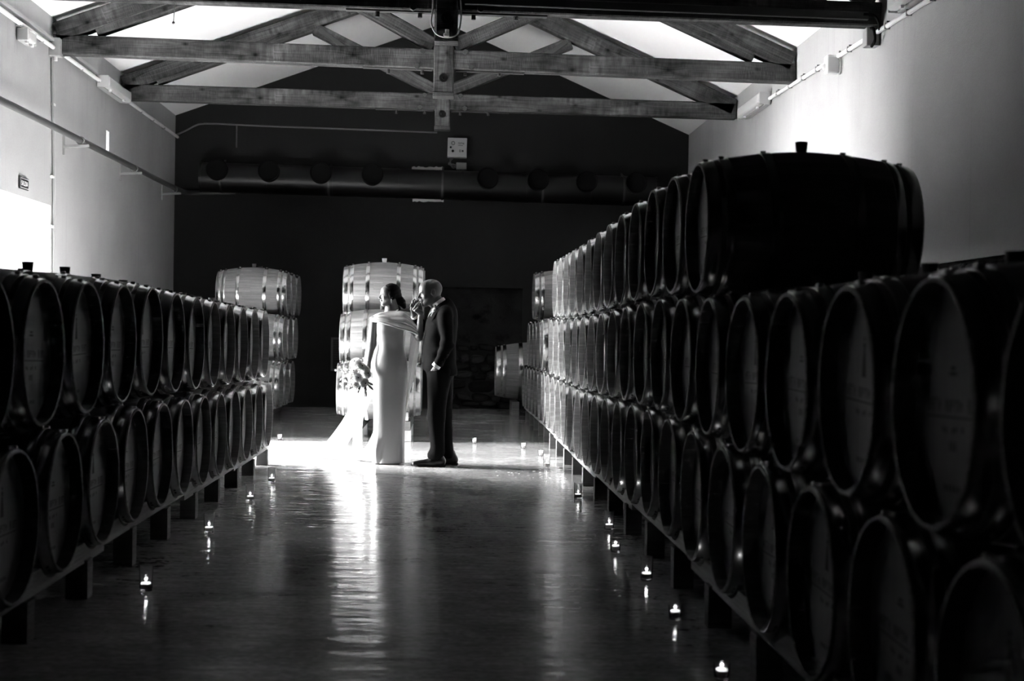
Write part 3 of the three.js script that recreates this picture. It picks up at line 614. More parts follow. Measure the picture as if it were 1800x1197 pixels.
{
  const l = []; for (let i = 0; i < 26; i++) { const g = new THREE.CircleGeometry(rr(0.008, 0.018), 6); g.rotateX(-Math.PI / 2 + rr(-0.3, 0.3)); g.rotateY(rr(0, 6)); g.translate(rr(0.45, 1.08), 0.004, -rr(12.7, 13.5)); l.push(g); }
  tag(obj('petal_litter', l, mat(0.7, 0.7, { side: THREE.DoubleSide })), 'pale petals scattered on the floor near the right row', 'petals', null, 'stuff');
}

// ---------------------------------------------------------------- the two people
// a head in its own axes: forward +z, up +y, origin between the ears at eye height
function headField(q) {
  const f = [ell([0, 0.028, -0.016], [0.073, 0.084, 0.094]), ell([0, -0.03, 0.022], [0.055, 0.078, 0.066]), ell([0, 0.042, 0.034], [0.056, 0.046, 0.047])];
  const jaw = [cap([-0.050, -0.045, 0.0], [-0.016, -0.093, 0.060], 0.017, 0.014), cap([0.050, -0.045, 0.0], [0.016, -0.093, 0.060], 0.017, 0.014), ell([0, -0.090, 0.064], [0.023, 0.017, 0.019])];
  const fine = [cap([-0.034, 0.017, 0.073], [0, 0.013, 0.081], 0.009 + q.brow, 0.007), cap([0.034, 0.017, 0.073], [0, 0.013, 0.081], 0.009 + q.brow, 0.007),
    cap([0, 0.010, 0.084], [0, -0.027, 0.106 + q.nose], 0.0075, 0.0105), ell([-0.0115, -0.033, 0.093], [0.008, 0.0065, 0.011]), ell([0.0115, -0.033, 0.093], [0.008, 0.0065, 0.011]),
    ell([0, -0.052, 0.089], [0.021, 0.006, 0.008]), ell([0, -0.063, 0.086], [0.018, 0.007, 0.008]), ell([-0.037, -0.026, 0.058], [0.02, 0.018, 0.017]), ell([0.037, -0.026, 0.058], [0.02, 0.018, 0.017])];
  const base = join([join(f, 0.04), ...jaw], 0.028), face = join([base, ...fine], 0.011);
  let h = less(face, join([ell([-0.031, 0.0, 0.090], [0.017, 0.011, 0.014]), ell([0.031, 0.0, 0.090], [0.017, 0.011, 0.014])], 0.002), 0.010);
  h = less(h, cap([-0.018, -0.0575, 0.096], [0.018, -0.0575, 0.096], 0.0022, 0.0022), 0.004);
  const ear = (s) => less(join([ell([s * 0.076, -0.004, -0.014], [0.010, 0.031, 0.019]), cap([s * 0.066, -0.01, -0.005], [s * 0.075, -0.008, -0.012], 0.012, 0.014)], 0.008), ell([s * 0.086, -0.004, -0.008], [0.009, 0.018, 0.010]), 0.005);
  const neck = cap([0, -0.05, -0.025], [0, -0.16, q.neckZ], q.neckR, q.neckR + 0.004);
  return join([join([h, neck], 0.03), ear(-1), ear(1)], 0.006);
}
function headGeo(q, M4) { const g = nets(headField(q), [-0.1, -0.15, -0.125], [0.1, 0.125, 0.13], 0.0034); g.applyMatrix4(M4); return g; }
function faceParts(parent, M4, skinDark, browMat) {
  for (const s of [-1, 1]) {
    obj('eye', new THREE.SphereGeometry(0.0115, 18, 14).translate(s * 0.031, 0.0, 0.0715).applyMatrix4(M4), mat(0.55, 0.25), parent);
    obj('iris', new THREE.SphereGeometry(0.0062, 14, 10).translate(s * 0.0315, 0.0, 0.0782).applyMatrix4(M4), mat(0.015, 0.2), parent);
    obj('eyelash', tube([[s * 0.018, 0.004, 0.082], [s * 0.031, 0.0085, 0.0845], [s * 0.046, 0.002, 0.076]], 0.0016, 6).applyMatrix4(M4), mat(0.02, 0.8), parent);
    obj('eyebrow', tube([[s * 0.012, 0.020, 0.088], [s * 0.030, 0.027, 0.085], [s * 0.050, 0.020, 0.068]], 0.0030, 6).applyMatrix4(M4), browMat, parent);
  }
  obj('lips', [tube([[-0.020, -0.057, 0.084], [-0.008, -0.053, 0.0965], [0, -0.0545, 0.098], [0.008, -0.053, 0.0965], [0.020, -0.057, 0.084]], 0.0032, 6), tube([[-0.018, -0.059, 0.084], [0, -0.0635, 0.0945], [0.018, -0.059, 0.084]], 0.0040, 6)].map((g) => g.applyMatrix4(M4)), skinDark, parent);
}
const place = (p, yaw, pitch, roll, s) => new THREE.Matrix4().compose(V(...p), new THREE.Quaternion().setFromEuler(new THREE.Euler(pitch, yaw, roll, 'YXZ')), V(s, s, s));
const add3 = (a, b) => [a[0] + b[0], a[1] + b[1], a[2] + b[2]];
const box3 = (pts, m) => [[0, 1, 2].map((k) => Math.min(...pts.map((p) => p[k])) - m), [0, 1, 2].map((k) => Math.max(...pts.map((p) => p[k])) + m)];
// a hand as palm capsules from the wrist to each knuckle and finger chains
function handField(wrist, fingers, thumb, r = 0.0085, palmExtra = []) {
  const palm = [], chains = [];
  fingers.forEach((c, i) => { palm.push(cap(wrist, c[0], 0.020, 0.0125)); for (let k = 0; k + 1 < c.length; k++) chains.push(cap(c[k], c[k + 1], r * (1.08 - 0.1 * k) * (i === fingers.length - 1 ? 0.88 : 1), r * (0.98 - 0.1 * k) * (i === fingers.length - 1 ? 0.88 : 1))); });
  for (let k = 0; k + 1 < thumb.length; k++) chains.push(cap(thumb[k], thumb[k + 1], k ? 0.0095 : 0.013, k ? 0.0085 : 0.0105));
  const P = join([...palm, ...palmExtra], 0.014), C = (x, y, z) => { let d = 9; for (const c of chains) d = smin(d, c(x, y, z), 0.0035); return d; };
  return { f: (x, y, z) => smin(P(x, y, z), C(x, y, z), 0.007), pts: [wrist, ...fingers.flat(), ...thumb] };
}
const handGeo = (h) => nets(h.f, ...box3(h.pts, 0.03), 0.0028);
// a cloth: rows of points joined by smooth curves, with folds across
function cloth(rows, nu, nv, fold = null) {
  const curves = rows.map((r) => new THREE.CatmullRomCurve3(r.map((p) => V(...p)), false, 'centripetal')), pos = [], uv = [], idx = [];
  for (let i = 0; i <= nu; i++) {
    const across = new THREE.CatmullRomCurve3(curves.map((c) => c.getPoint(i / nu)), false, 'centripetal');
    for (let j = 0; j <= nv; j++) { const p = across.getPoint(j / nv); if (fold) p.add(V(...fold(i / nu, j / nv))); pos.push(p.x, p.y, p.z); uv.push(i / nu, j / nv); }
  }
  for (let i = 0; i < nu; i++) for (let j = 0; j < nv; j++) { const a = i * (nv + 1) + j, b = a + nv + 1; idx.push(a, b, a + 1, b, b + 1, a + 1); }
  const g = new THREE.BufferGeometry(); g.setAttribute('position', new THREE.Float32BufferAttribute(pos, 3)); g.setAttribute('uv', new THREE.Float32BufferAttribute(uv, 2)); g.setIndex(idx); g.computeVertexNormals(); return g;
}
const SKIN = phys(0.11, 0.5, { specularIntensity: 0.6 }), SKINM = phys(0.055, 0.5, { specularIntensity: 0.5 }), LIP = mat(0.06, 0.45), HAIR = phys(0.006, 0.6, { specularIntensity: 0.1 }), BROW = mat(0.03, 0.8), BROWG = mat(0.08, 0.8);
const DRESS = phys(0.30, 0.55, { sheen: 0.3, sheenRoughness: 0.4, side: THREE.DoubleSide });
const SHEER = phys(0.5, 0.9, { transmission: 0.45, thickness: 0, side: THREE.DoubleSide });
const SUIT = matte(0.0035, 0.85);
const SHIRT = mat(0.72, 0.7), SHOE = phys(0.006, 0.3, { specularIntensity: 0.5 });

const bride = thing('person', 'woman in a long white dress and sheer cape, face in profile, holding a bouquet', 'person', [-0.53, 0, -13.97]);
{
  const H4 = place([-0.014, 1.585, 0], -1.38, 0.02, 0, 0.90);
  const body = join([
    ell([0.01, 1.22, 0], [0.115, 0.16, 0.078]), ell([0.015, 1.08, 0], [0.098, 0.12, 0.07]), ell([0.008, 0.9, 0], [0.125, 0.16, 0.08]),
    cap([-0.135, 1.352, -0.01], [0.115, 1.372, -0.01], 0.042, 0.042), cap([0.0, 1.38, -0.015], [0.002, 1.49, -0.012], 0.064, 0.052),
    cap([-0.152, 1.347, 0], [-0.168, 1.12, 0.01], 0.041, 0.034), cap([-0.168, 1.12, 0.01], [-0.198, 0.93, 0.07], 0.034, 0.023),
    cap([0.13, 1.362, 0.01], [0.278, 1.195, 0.14], 0.042, 0.034), cap([0.278, 1.195, 0.14], [0.287, 1.42, 0.2], 0.035, 0.023),
    cap([-0.06, 0.86, 0], [-0.07, 0.48, 0.01], 0.07, 0.05), cap([-0.075, 0.48, 0.01], [-0.07, 0.1, -0.01], 0.055, 0.035), cap([-0.07, 0.06, -0.03], [-0.075, 0.03, 0.07], 0.032, 0.025),
    cap([0.07, 0.86, 0], [0.075, 0.48, 0.01], 0.07, 0.05), cap([0.08, 0.48, 0.01], [0.07, 0.1, -0.01], 0.055, 0.035), cap([0.07, 0.06, -0.03], [0.072, 0.03, 0.07], 0.032, 0.025)], 0.035);
  const up = handField([0.287, 1.42, 0.2], [
    [[0.204, 1.500, 0.165], [0.208, 1.528, 0.168], [0.228, 1.548, 0.172]], [[0.204, 1.470, 0.192], [0.222, 1.502, 0.198], [0.248, 1.528, 0.20], [0.262, 1.544, 0.20]],
    [[0.221, 1.450, 0.217], [0.240, 1.482, 0.224], [0.262, 1.510, 0.226], [0.275, 1.524, 0.224]], [[0.238, 1.440, 0.238], [0.250, 1.456, 0.245], [0.266, 1.474, 0.247]]],
    [[0.280, 1.436, 0.185], [0.288, 1.475, 0.175], [0.280, 1.508, 0.18]]);
  const dn = handField([-0.198, 0.93, 0.07], [
    [[-0.225, 0.862, 0.095], [-0.240, 0.835, 0.12], [-0.225, 0.822, 0.142]], [[-0.212, 0.852, 0.105], [-0.226, 0.822, 0.13], [-0.210, 0.812, 0.152]],
    [[-0.197, 0.850, 0.110], [-0.208, 0.818, 0.134], [-0.193, 0.808, 0.155]], [[-0.183, 0.855, 0.110], [-0.190, 0.828, 0.13], [-0.178, 0.816, 0.148]]],
    [[-0.185, 0.905, 0.09], [-0.20, 0.872, 0.125], [-0.222, 0.850, 0.138]]);
  obj('body', [nets(body, [-0.30, -0.01, -0.2], [0.36, 1.52, 0.27], 0.0085), headGeo({ brow: -0.002, nose: 0.0, neckZ: -0.045, neckR: 0.050 }, H4), handGeo(up), handGeo(dn)], SKIN, bride);
  faceParts(bride, H4, LIP, BROW);
  // hair drawn back over the ears into a low knot
  const hs = less(join([ell([0, 0.036, -0.026], [0.083, 0.090, 0.098]), cap([0, -0.02, -0.085], [0.01, -0.075, -0.125], 0.048, 0.040), cap([0.01, -0.075, -0.125], [0.02, -0.118, -0.150], 0.040, 0.026), ell([-0.066, -0.005, -0.018], [0.018, 0.045, 0.03]), ell([0.066, -0.005, -0.018], [0.018, 0.045, 0.03])], 0.03),
    (x, y, z) => -(z - (0.036 + 0.040 * clamp((y - 0.03) / 0.08, -0.7, 1))), 0.008);
  const strand = (x, y, z) => hs(x, y, z) + 0.0012 * Math.sin(150 * (y + 0.5 * z) + 20 * x);
  obj('hair', nets(strand, [-0.11, -0.16, -0.2], [0.11, 0.14, 0.09], 0.0038).applyMatrix4(H4), HAIR, bride);
  obj('earring', [new THREE.SphereGeometry(0.005, 12, 8).translate(0.083, -0.045, -0.01), cyl(0.0022, 0.0015, 0.03, 0.083, -0.064, -0.01, 'y', 8)].map((g) => g.applyMatrix4(H4)), mat(0.8, 0.2, { metalness: 0.7 }), bride);
  // dress: rings from hem to neckline
  const S = [[0.012, -0.003, 0.150, 0.150], [0.10, -0.003, 0.149, 0.144], [0.3, 0, 0.147, 0.134], [0.5, 0.003, 0.149, 0.130], [0.7, 0.006, 0.157, 0.128], [0.87, 0.008, 0.160, 0.132], [0.98, 0.010, 0.148, 0.122], [1.09, 0.016, 0.126, 0.108], [1.18, 0.012, 0.130, 0.124], [1.25, 0.008, 0.134, 0.136], [1.305, 0.004, 0.131, 0.118], [1.335, 0.0, 0.122, 0.098]];
  const cr = new THREE.CatmullRomCurve3(S.map((q) => V(q[1], q[0], q[2]))), cz = new THREE.CatmullRomCurve3(S.map((q) => V(q[3], q[0], 0)));
  const NU = 96, NV = 90, pos = [], uv = [], idx = [];
  for (let j = 0; j <= NV; j++) {
    const a = cr.getPoint(j / NV), rz = cz.getPoint(j / NV).x, y = a.y;
    for (let i = 0; i <= NU; i++) {
      const th = i / NU * 2 * Math.PI, c = Math.cos(th), s = Math.sin(th), e = 2 / 2.9, sp = (v) => Math.sign(v) * Math.pow(Math.abs(v), e);
      const lo = Math.max(0, 1 - y / 0.6);
      let k = 1 + 0.018 * lo * Math.cos(7 * th + 0.8) + 0.010 * lo * Math.cos(11 * th) + 0.004 * Math.cos(5 * th + y * 4);
      // the fold kicked out in front of the left foot, and a crease at the other side of the hem
      const dth = th - 2.15, fy = (y - 0.13) / 0.09; k += 0.15 * Math.exp(-dth * dth / 0.03 - fy * fy) - 0.10 * Math.exp(-((th - 1.75 - (0.2 - y) * 1.2) ** 2) / 0.012 - fy * fy);
      k += 0.06 * Math.exp(-((th - 0.55) ** 2) / 0.02 - ((y - 0.08) / 0.11) ** 2) - 0.05 * Math.exp(-((th - 0.8) ** 2) / 0.015 - ((y - 0.10) / 0.12) ** 2);
      k += 0.012 * Math.sin(60 * (y - 1.27) + 3 * c) * Math.exp(-sq((y - 1.25) / 0.05)) * Math.max(0, s);   // draped creases under the bust
      const hip = 0.02 * Math.exp(-((th - 1.2) ** 2) / 0.15 - ((y - 0.9) / 0.12) ** 2);
      pos.push(a.x + sp(c) * a.z * k, y + (j === NV ? 0.012 * -s : 0), sp(s) * (rz * k + hip)); uv.push(i / NU, y);
    }
  }
  for (let j = 0; j < NV; j++) for (let i = 0; i < NU; i++) { const a = j * (NU + 1) + i, b = a + NU + 1; idx.push(a, b, a + 1, b, b + 1, a + 1); }
  const dg = new THREE.BufferGeometry(); dg.setAttribute('position', new THREE.Float32BufferAttribute(pos, 3)); dg.setAttribute('uv', new THREE.Float32BufferAttribute(uv, 2)); dg.setIndex(idx); dg.computeVertexNormals();
  obj('dress', dg, DRESS, bride);
  obj('waist_seam', new THREE.TorusGeometry(1, 0.012, 6, 80).rotateX(Math.PI / 2).scale(0.1262, 0.20, 0.1082).translate(0.016, 1.092, 0), DRESS, bride);
  for (const s of [-1, 1]) obj('strap', cloth([[[s * 0.075, 1.315, 0.105], [s * 0.088, 1.385, 0.045], [s * 0.085, 1.395, -0.03], [s * 0.08, 1.30, -0.1]], [[s * 0.112, 1.305, 0.088], [s * 0.128, 1.375, 0.035], [s * 0.128, 1.392, -0.03], [s * 0.115, 1.30, -0.09]]], 20, 4), DRESS, bride);
  // sheer cape: drape across the chest, sweep behind to the floor, panel falling from the raised elbow
  obj('cape', cloth([
    [[-0.195, 1.372, -0.02], [-0.11, 1.414, 0.045], [0.02, 1.432, 0.066], [0.12, 1.425, 0.055], [0.195, 1.368, 0.085], [0.245, 1.285, 0.14]],
    [[-0.192, 1.356, 0.03], [-0.10, 1.368, 0.085], [0.03, 1.352, 0.115], [0.13, 1.335, 0.115], [0.20, 1.305, 0.14], [0.258, 1.255, 0.175]],
    [[-0.180, 1.340, 0.045], [-0.09, 1.330, 0.115], [0.03, 1.298, 0.150], [0.12, 1.272, 0.150], [0.20, 1.248, 0.170], [0.268, 1.222, 0.185]]], 60, 24,
    (u, v) => [0, 0.006 * Math.sin(v * 19 + 2 * u) * Math.sin(Math.PI * u), 0.007 * Math.sin(v * 22 + 1.5 * u) * (0.3 + Math.sin(Math.PI * u))]), SHEER, bride);
  obj('cape_edge', tube([[-0.180, 1.339, 0.047], [-0.09, 1.328, 0.118], [0.03, 1.295, 0.154], [0.12, 1.269, 0.154], [0.20, 1.245, 0.174], [0.268, 1.219, 0.188]], 0.007, 8, 8), DRESS, bride);
  const wave = (a, n) => (u, v) => [a * Math.sin(v * n + 3 * u), 0, a * 1.3 * Math.cos(v * n * 0.8 + 2 * u)];
  obj('cape_train', cloth([
    [[-0.19, 1.37, -0.05], [-0.225, 1.15, -0.10], [-0.27, 0.90, -0.16], [-0.335, 0.66, -0.25], [-0.435, 0.44, -0.36], [-0.555, 0.26, -0.50], [-0.68, 0.115, -0.66], [-0.86, 0.018, -0.80], [-1.12, 0.012, -0.86]],
    [[-0.15, 1.38, -0.07], [-0.18, 1.15, -0.13], [-0.20, 0.90, -0.20], [-0.25, 0.66, -0.29], [-0.34, 0.44, -0.40], [-0.43, 0.27, -0.52], [-0.53, 0.135, -0.62], [-0.66, 0.016, -0.72], [-0.84, 0.014, -0.62]],
    [[-0.10, 1.385, -0.08], [-0.12, 1.15, -0.14], [-0.14, 0.90, -0.19], [-0.175, 0.66, -0.26], [-0.245, 0.44, -0.36], [-0.32, 0.29, -0.46], [-0.41, 0.15, -0.56], [-0.47, 0.015, -0.62], [-0.55, 0.012, -0.52]]], 90, 20, wave(0.008, 14)), SHEER, bride);
  obj('cape_train', cloth([
    [[-0.05, 1.36, -0.10], [-0.08, 0.9, -0.16], [-0.12, 0.45, -0.17], [-0.19, 0.22, -0.22], [-0.30, 0.05, -0.32], [-0.50, 0.013, -0.5]],
    [[0.03, 1.36, -0.11], [0.0, 0.9, -0.17], [-0.06, 0.45, -0.19], [-0.13, 0.18, -0.18], [-0.21, 0.035, -0.20], [-0.40, 0.016, -0.36]],
    [[0.10, 1.37, -0.10], [0.08, 0.9, -0.16], [0.02, 0.45, -0.18], [-0.06, 0.15, -0.15], [-0.12, 0.02, -0.12], [-0.22, 0.012, -0.12]]], 60, 16, wave(0.006, 12)), SHEER, bride);
  obj('cape_train', cloth([   // puddled on the floor
    [[-1.10, 0.012, -0.88], [-0.90, 0.02, -0.95], [-0.6, 0.012, -0.90], [-0.34, 0.014, -0.62]],
    [[-1.05, 0.012, -0.62], [-0.80, 0.024, -0.60], [-0.5, 0.018, -0.52], [-0.26, 0.02, -0.32]],
    [[-0.82, 0.010, -0.44], [-0.62, 0.012, -0.36], [-0.40, 0.012, -0.26], [-0.16, 0.016, -0.10]]], 50, 24, (u, v) => [0, 0.010 * (1 + Math.sin(11 * u + 7 * v)) * Math.sin(Math.PI * clamp(v, 0, 1)), 0]), SHEER, bride);
  obj('cape_panel', cloth([
    [[0.200, 1.245, 0.10], [0.175, 1.05, 0.03], [0.168, 0.85, -0.02], [0.145, 0.6, -0.05], [0.12, 0.3, -0.08]],
    [[0.240, 1.225, 0.13], [0.215, 1.05, 0.06], [0.190, 0.85, 0.01], [0.160, 0.6, -0.03], [0.13, 0.3, -0.07]],
    [[0.282, 1.205, 0.16], [0.262, 1.02, 0.09], [0.225, 0.83, 0.03], [0.175, 0.6, -0.02], [0.135, 0.3, -0.06]]], 40, 16, wave(0.006, 13)), SHEER, bride);
}

const man = thing('person', 'older bald man in a dark suit kissing the woman\'s hand, one hand in his pocket', 'person', [-0.03, 0, -13.77]);
{
  const H4 = place([-0.128, 1.612, 0], -1.36, 0.18, 0, 1.08);
  const body = join([
    ell([-0.02, 1.2, 0], [0.11, 0.26, 0.155]), ell([-0.02, 0.93, 0], [0.10, 0.14, 0.14]), cap([0, 1.42, -0.14], [0, 1.42, 0.14], 0.05, 0.05), cap([0.0, 1.44, 0], [-0.085, 1.56, 0], 0.064, 0.058),
    cap([0.015, 1.39, 0.19], [0.038, 1.13, 0.240], 0.046, 0.04), cap([0.038, 1.13, 0.240], [-0.055, 0.94, 0.213], 0.04, 0.026),
    cap([-0.01, 1.39, -0.18], [-0.10, 1.2, -0.22], 0.046, 0.04), cap([-0.10, 1.2, -0.22], [-0.272, 1.392, -0.05], 0.04, 0.026),
    cap([-0.03, 0.86, 0.085], [-0.05, 0.47, 0.1], 0.085, 0.058), cap([-0.05, 0.47, 0.1], [-0.035, 0.08, 0.1], 0.055, 0.04), cap([-0.01, 0.86, -0.085], [0.01, 0.47, -0.1], 0.085, 0.058), cap([0.01, 0.47, -0.1], [0.06, 0.08, -0.1], 0.055, 0.04)], 0.035);
  const rh = handField([-0.272, 1.392, -0.05], [
    [[-0.262, 1.470, -0.020], [-0.250, 1.512, -0.012], [-0.238, 1.540, 0.0]], [[-0.275, 1.468, -0.012], [-0.270, 1.510, 0.0], [-0.262, 1.535, 0.012]],
    [[-0.288, 1.462, -0.008], [-0.292, 1.500, -0.002], [-0.286, 1.522, 0.010]], [[-0.298, 1.452, -0.010], [-0.306, 1.482, -0.006], [-0.302, 1.502, 0.004]]],
    [[-0.258, 1.420, -0.04], [-0.232, 1.450, -0.02], [-0.222, 1.482, 0.0]]);
  const lh = handField([-0.055, 0.94, 0.208], [
    [[-0.095, 0.868, 0.130], [-0.105, 0.835, 0.112], [-0.105, 0.815, 0.10]], [[-0.085, 0.862, 0.128], [-0.092, 0.825, 0.108], [-0.092, 0.802, 0.095]],
    [[-0.072, 0.860, 0.126], [-0.078, 0.822, 0.106], [-0.078, 0.798, 0.095]], [[-0.060, 0.864, 0.124], [-0.064, 0.830, 0.108], [-0.066, 0.808, 0.10]]],
    [[-0.080, 0.915, 0.175], [-0.102, 0.885, 0.150], [-0.112, 0.862, 0.13]], 0.0092);
  obj('body', [nets(body, [-0.34, 0.02, -0.31], [0.2, 1.6, 0.31], 0.0095), headGeo({ brow: 0.002, nose: 0.004, neckZ: -0.05, neckR: 0.054 }, H4), handGeo(rh), handGeo(lh)], SKINM, man);
  faceParts(man, H4, LIP, BROWG);
  const wr = (x, y, z) => 0.0035 * Math.sin(38 * y + 24 * x + 6 * z) * Math.exp(-sq((y - 1.08) / 0.14)) + 0.003 * Math.sin(70 * y - 30 * x + 20 * z) * Math.exp(-sq((y - 1.12) / 0.08) - ((z - 0.24) / 0.05) ** 2) * 2 + 0.002 * Math.sin(26 * y - 40 * x);
  const jk = join([
    ell([-0.022, 1.26, 0], [0.152, 0.22, 0.190]), ell([-0.035, 1.05, 0], [0.152, 0.26, 0.182]), ell([-0.025, 0.86, 0], [0.158, 0.24, 0.185]), ell([0.028, 1.37, 0], [0.092, 0.14, 0.185]),
    cap([0.01, 1.425, -0.15], [0.01, 1.425, 0.15], 0.062, 0.062), cap([0.03, 1.44, 0], [0.005, 1.50, 0], 0.09, 0.078)], 0.05);
  const slv = join([cap([0.018, 1.395, 0.19], [0.038, 1.13, 0.240], 0.068, 0.058), cap([0.038, 1.13, 0.240], [-0.035, 0.965, 0.217], 0.057, 0.043)], 0.03);
  const slr = join([cap([-0.005, 1.395, -0.185], [-0.10, 1.2, -0.22], 0.068, 0.056), cap([-0.10, 1.2, -0.22], [-0.258, 1.376, -0.064], 0.056, 0.040)], 0.03);
  const neckHole = cap([0.01, 1.46, 0], [-0.10, 1.64, 0], 0.066, 0.075), vee = cap([-0.11, 1.50, 0], [-0.20, 1.20, 0.0], 0.05, 0.004);
  const jacket = (x, y, z) => {
    let d = smin(smin(jk(x, y, z), slv(x, y, z), 0.028), slr(x, y, z), 0.028) + wr(x, y, z);
    d = Math.max(d, 0.842 - y - 0.02 * clamp(-x - 0.1, 0, 1)); d = -smin(-d, neckHole(x, y, z), 0.01); d = -smin(-d, vee(x, y, z), 0.008);
    const slit = Math.hypot(x + 0.215, y - 0.83) - 0.075; return Math.max(d, Math.min(-slit, 0.3));
  };
  obj('jacket', nets(jacket, [-0.34, 0.8, -0.32], [0.22, 1.62, 0.34], 0.0085), SUIT, man);
  const tw = (x, y, z) => 0.004 * Math.sin(22 * y + 9 * x * 3) * Math.exp(-sq((y - 0.2) / 0.18)) + 0.003 * Math.sin(60 * x + 8 * y);
  const leg = (h, k, a, x, y, z) => Math.min(cap(h, k, 0.112, 0.080)(x, y, z), cap(k, a, 0.080, 0.064)(x, y, z));
  const nl = join([cap([-0.03, 0.86, 0.085], [-0.055, 0.47, 0.1], 0.112, 0.080), cap([-0.055, 0.47, 0.1], [-0.04, 0.12, 0.1], 0.080, 0.064), cap([-0.05, 0.13, 0.1], [-0.06, 0.11, 0.1], 0.066, 0.066)], 0.03);
  const fl = join([cap([-0.01, 0.86, -0.085], [0.01, 0.47, -0.1], 0.112, 0.080), cap([0.01, 0.47, -0.1], [0.055, 0.10, -0.1], 0.080, 0.064)], 0.03);
  const pel = ell([-0.02, 0.92, 0], [0.140, 0.16, 0.165]);
  obj('trousers', nets((x, y, z) => Math.max(smin(smin(nl(x, y, z), fl(x, y, z), 0.01), pel(x, y, z), 0.04) + tw(x, y, z), 0.062 + 0.25 * (x + 0.03) * (z > 0 ? -0.35 : 0.1) - y), [-0.22, 0.03, -0.24], [0.18, 1.05, 0.24], 0.0085), SUIT, man);
  const collar = lathe([[0.066, -0.022], [0.071, -0.02], [0.069, 0.022], [0.064, 0.026], [0.060, 0.02], [0.062, -0.02], [0.066, -0.022]], 40);
  collar.rotateZ(0.62); collar.scale(1, 1, 1); collar.translate(-0.045, 1.512, 0); obj('shirt_collar', collar, SHIRT, man);
  obj('shirt_front', nets((x, y, z) => Math.max(ell([-0.03, 1.30, 0], [0.128, 0.22, 0.12])(x, y, z), y - 1.49), [-0.2, 1.12, -0.14], [0.1, 1.51, 0.14], 0.01), SHIRT, man);
  const cuff = (p, d, r) => { const g = lathe([[r - 0.006, -0.014], [r, -0.014], [r + 0.001, 0.014], [r - 0.005, 0.014]], 28); g.applyQuaternion(new THREE.Quaternion().setFromUnitVectors(V(0, 1, 0), V(...d).normalize())); g.translate(...p); return g; };
  obj('shirt_cuff', cuff([-0.058, 0.937, 0.213], [-0.7, -0.95, -0.15], 0.040), SHIRT, man);
  obj('shirt_cuff', cuff([-0.266, 1.386, -0.056], [-0.9, 1, 0.8], 0.036), SHIRT, man);
  for (const s of [-1, 1]) obj('lapel', cloth([
    [[0.045, 1.545, s * 0.052], [-0.045, 1.505, s * 0.093], [-0.105, 1.42, s * 0.112], [-0.16, 1.30, s * 0.075], [-0.195, 1.165, s * 0.02]],
    [[0.060, 1.535, s * 0.072], [-0.03, 1.480, s * 0.118], [-0.075, 1.405, s * 0.150], [-0.140, 1.29, s * 0.105], [-0.192, 1.155, s * 0.035]]], 24, 4), matte(0.004, 0.85, { side: THREE.DoubleSide }), man);
  for (let i = 0; i < 3; i++) obj('button', cyl(0.009, 0.009, 0.004, 0.045 - i * 0.022, 1.035 - i * 0.032, 0.276 - i * 0.006, 'z', 16), mat(0.03, 0.25), man);
  const shoe = (hx, z, tx, ty) => {
    const up = join([cap([hx - 0.035, 0.05, z], [hx - 0.12, 0.045, z], 0.040, 0.040), cap([hx - 0.12, 0.042, z], [tx + 0.03, ty, z], 0.040, 0.025), cap([hx - 0.05, 0.06, z], [hx - 0.06, 0.11, z], 0.042, 0.040)], 0.03);
    const g = nets((x, y, q) => Math.max(up(x, y, q), 0.014 - y), [tx - 0.02, -0.01, z - 0.07], [hx + 0.03, 0.17, z + 0.07], 0.005);
    const sh = new THREE.Shape(); sh.moveTo(hx, -0.03); sh.quadraticCurveTo(hx + 0.012, 0, hx, 0.03); sh.quadraticCurveTo(hx - 0.12, 0.05, tx + 0.05, 0.036); sh.quadraticCurveTo(tx - 0.02, 0, tx + 0.05, -0.036); sh.quadraticCurveTo(hx - 0.12, -0.05, hx, -0.03);
    const so = new THREE.ExtrudeGeometry(sh, { depth: 0.014, bevelEnabled: false }); so.rotateX(-Math.PI / 2); so.translate(0, 0.006, z);
    const hl = rbox(0.06, 0.02, 0.058, hx - 0.028, 0.010, z, 0.004);
    const o = obj('shoe', g, SHOE, man); obj('sole', so, M.black, o); obj('heel', hl, M.black, o);
    obj('laces', [0, 1, 2].map((k) => tube([[hx - 0.12 - k * 0.016, 0.078 - k * 0.006, z - 0.018], [hx - 0.122 - k * 0.016, 0.086 - k * 0.007, z], [hx - 0.12 - k * 0.016, 0.078 - k * 0.006, z + 0.018]], 0.002, 6)), M.black, o);
  };
  shoe(0.035, 0.1, -0.275, 0.026); shoe(0.150, -0.1, -0.155, 0.026);
}

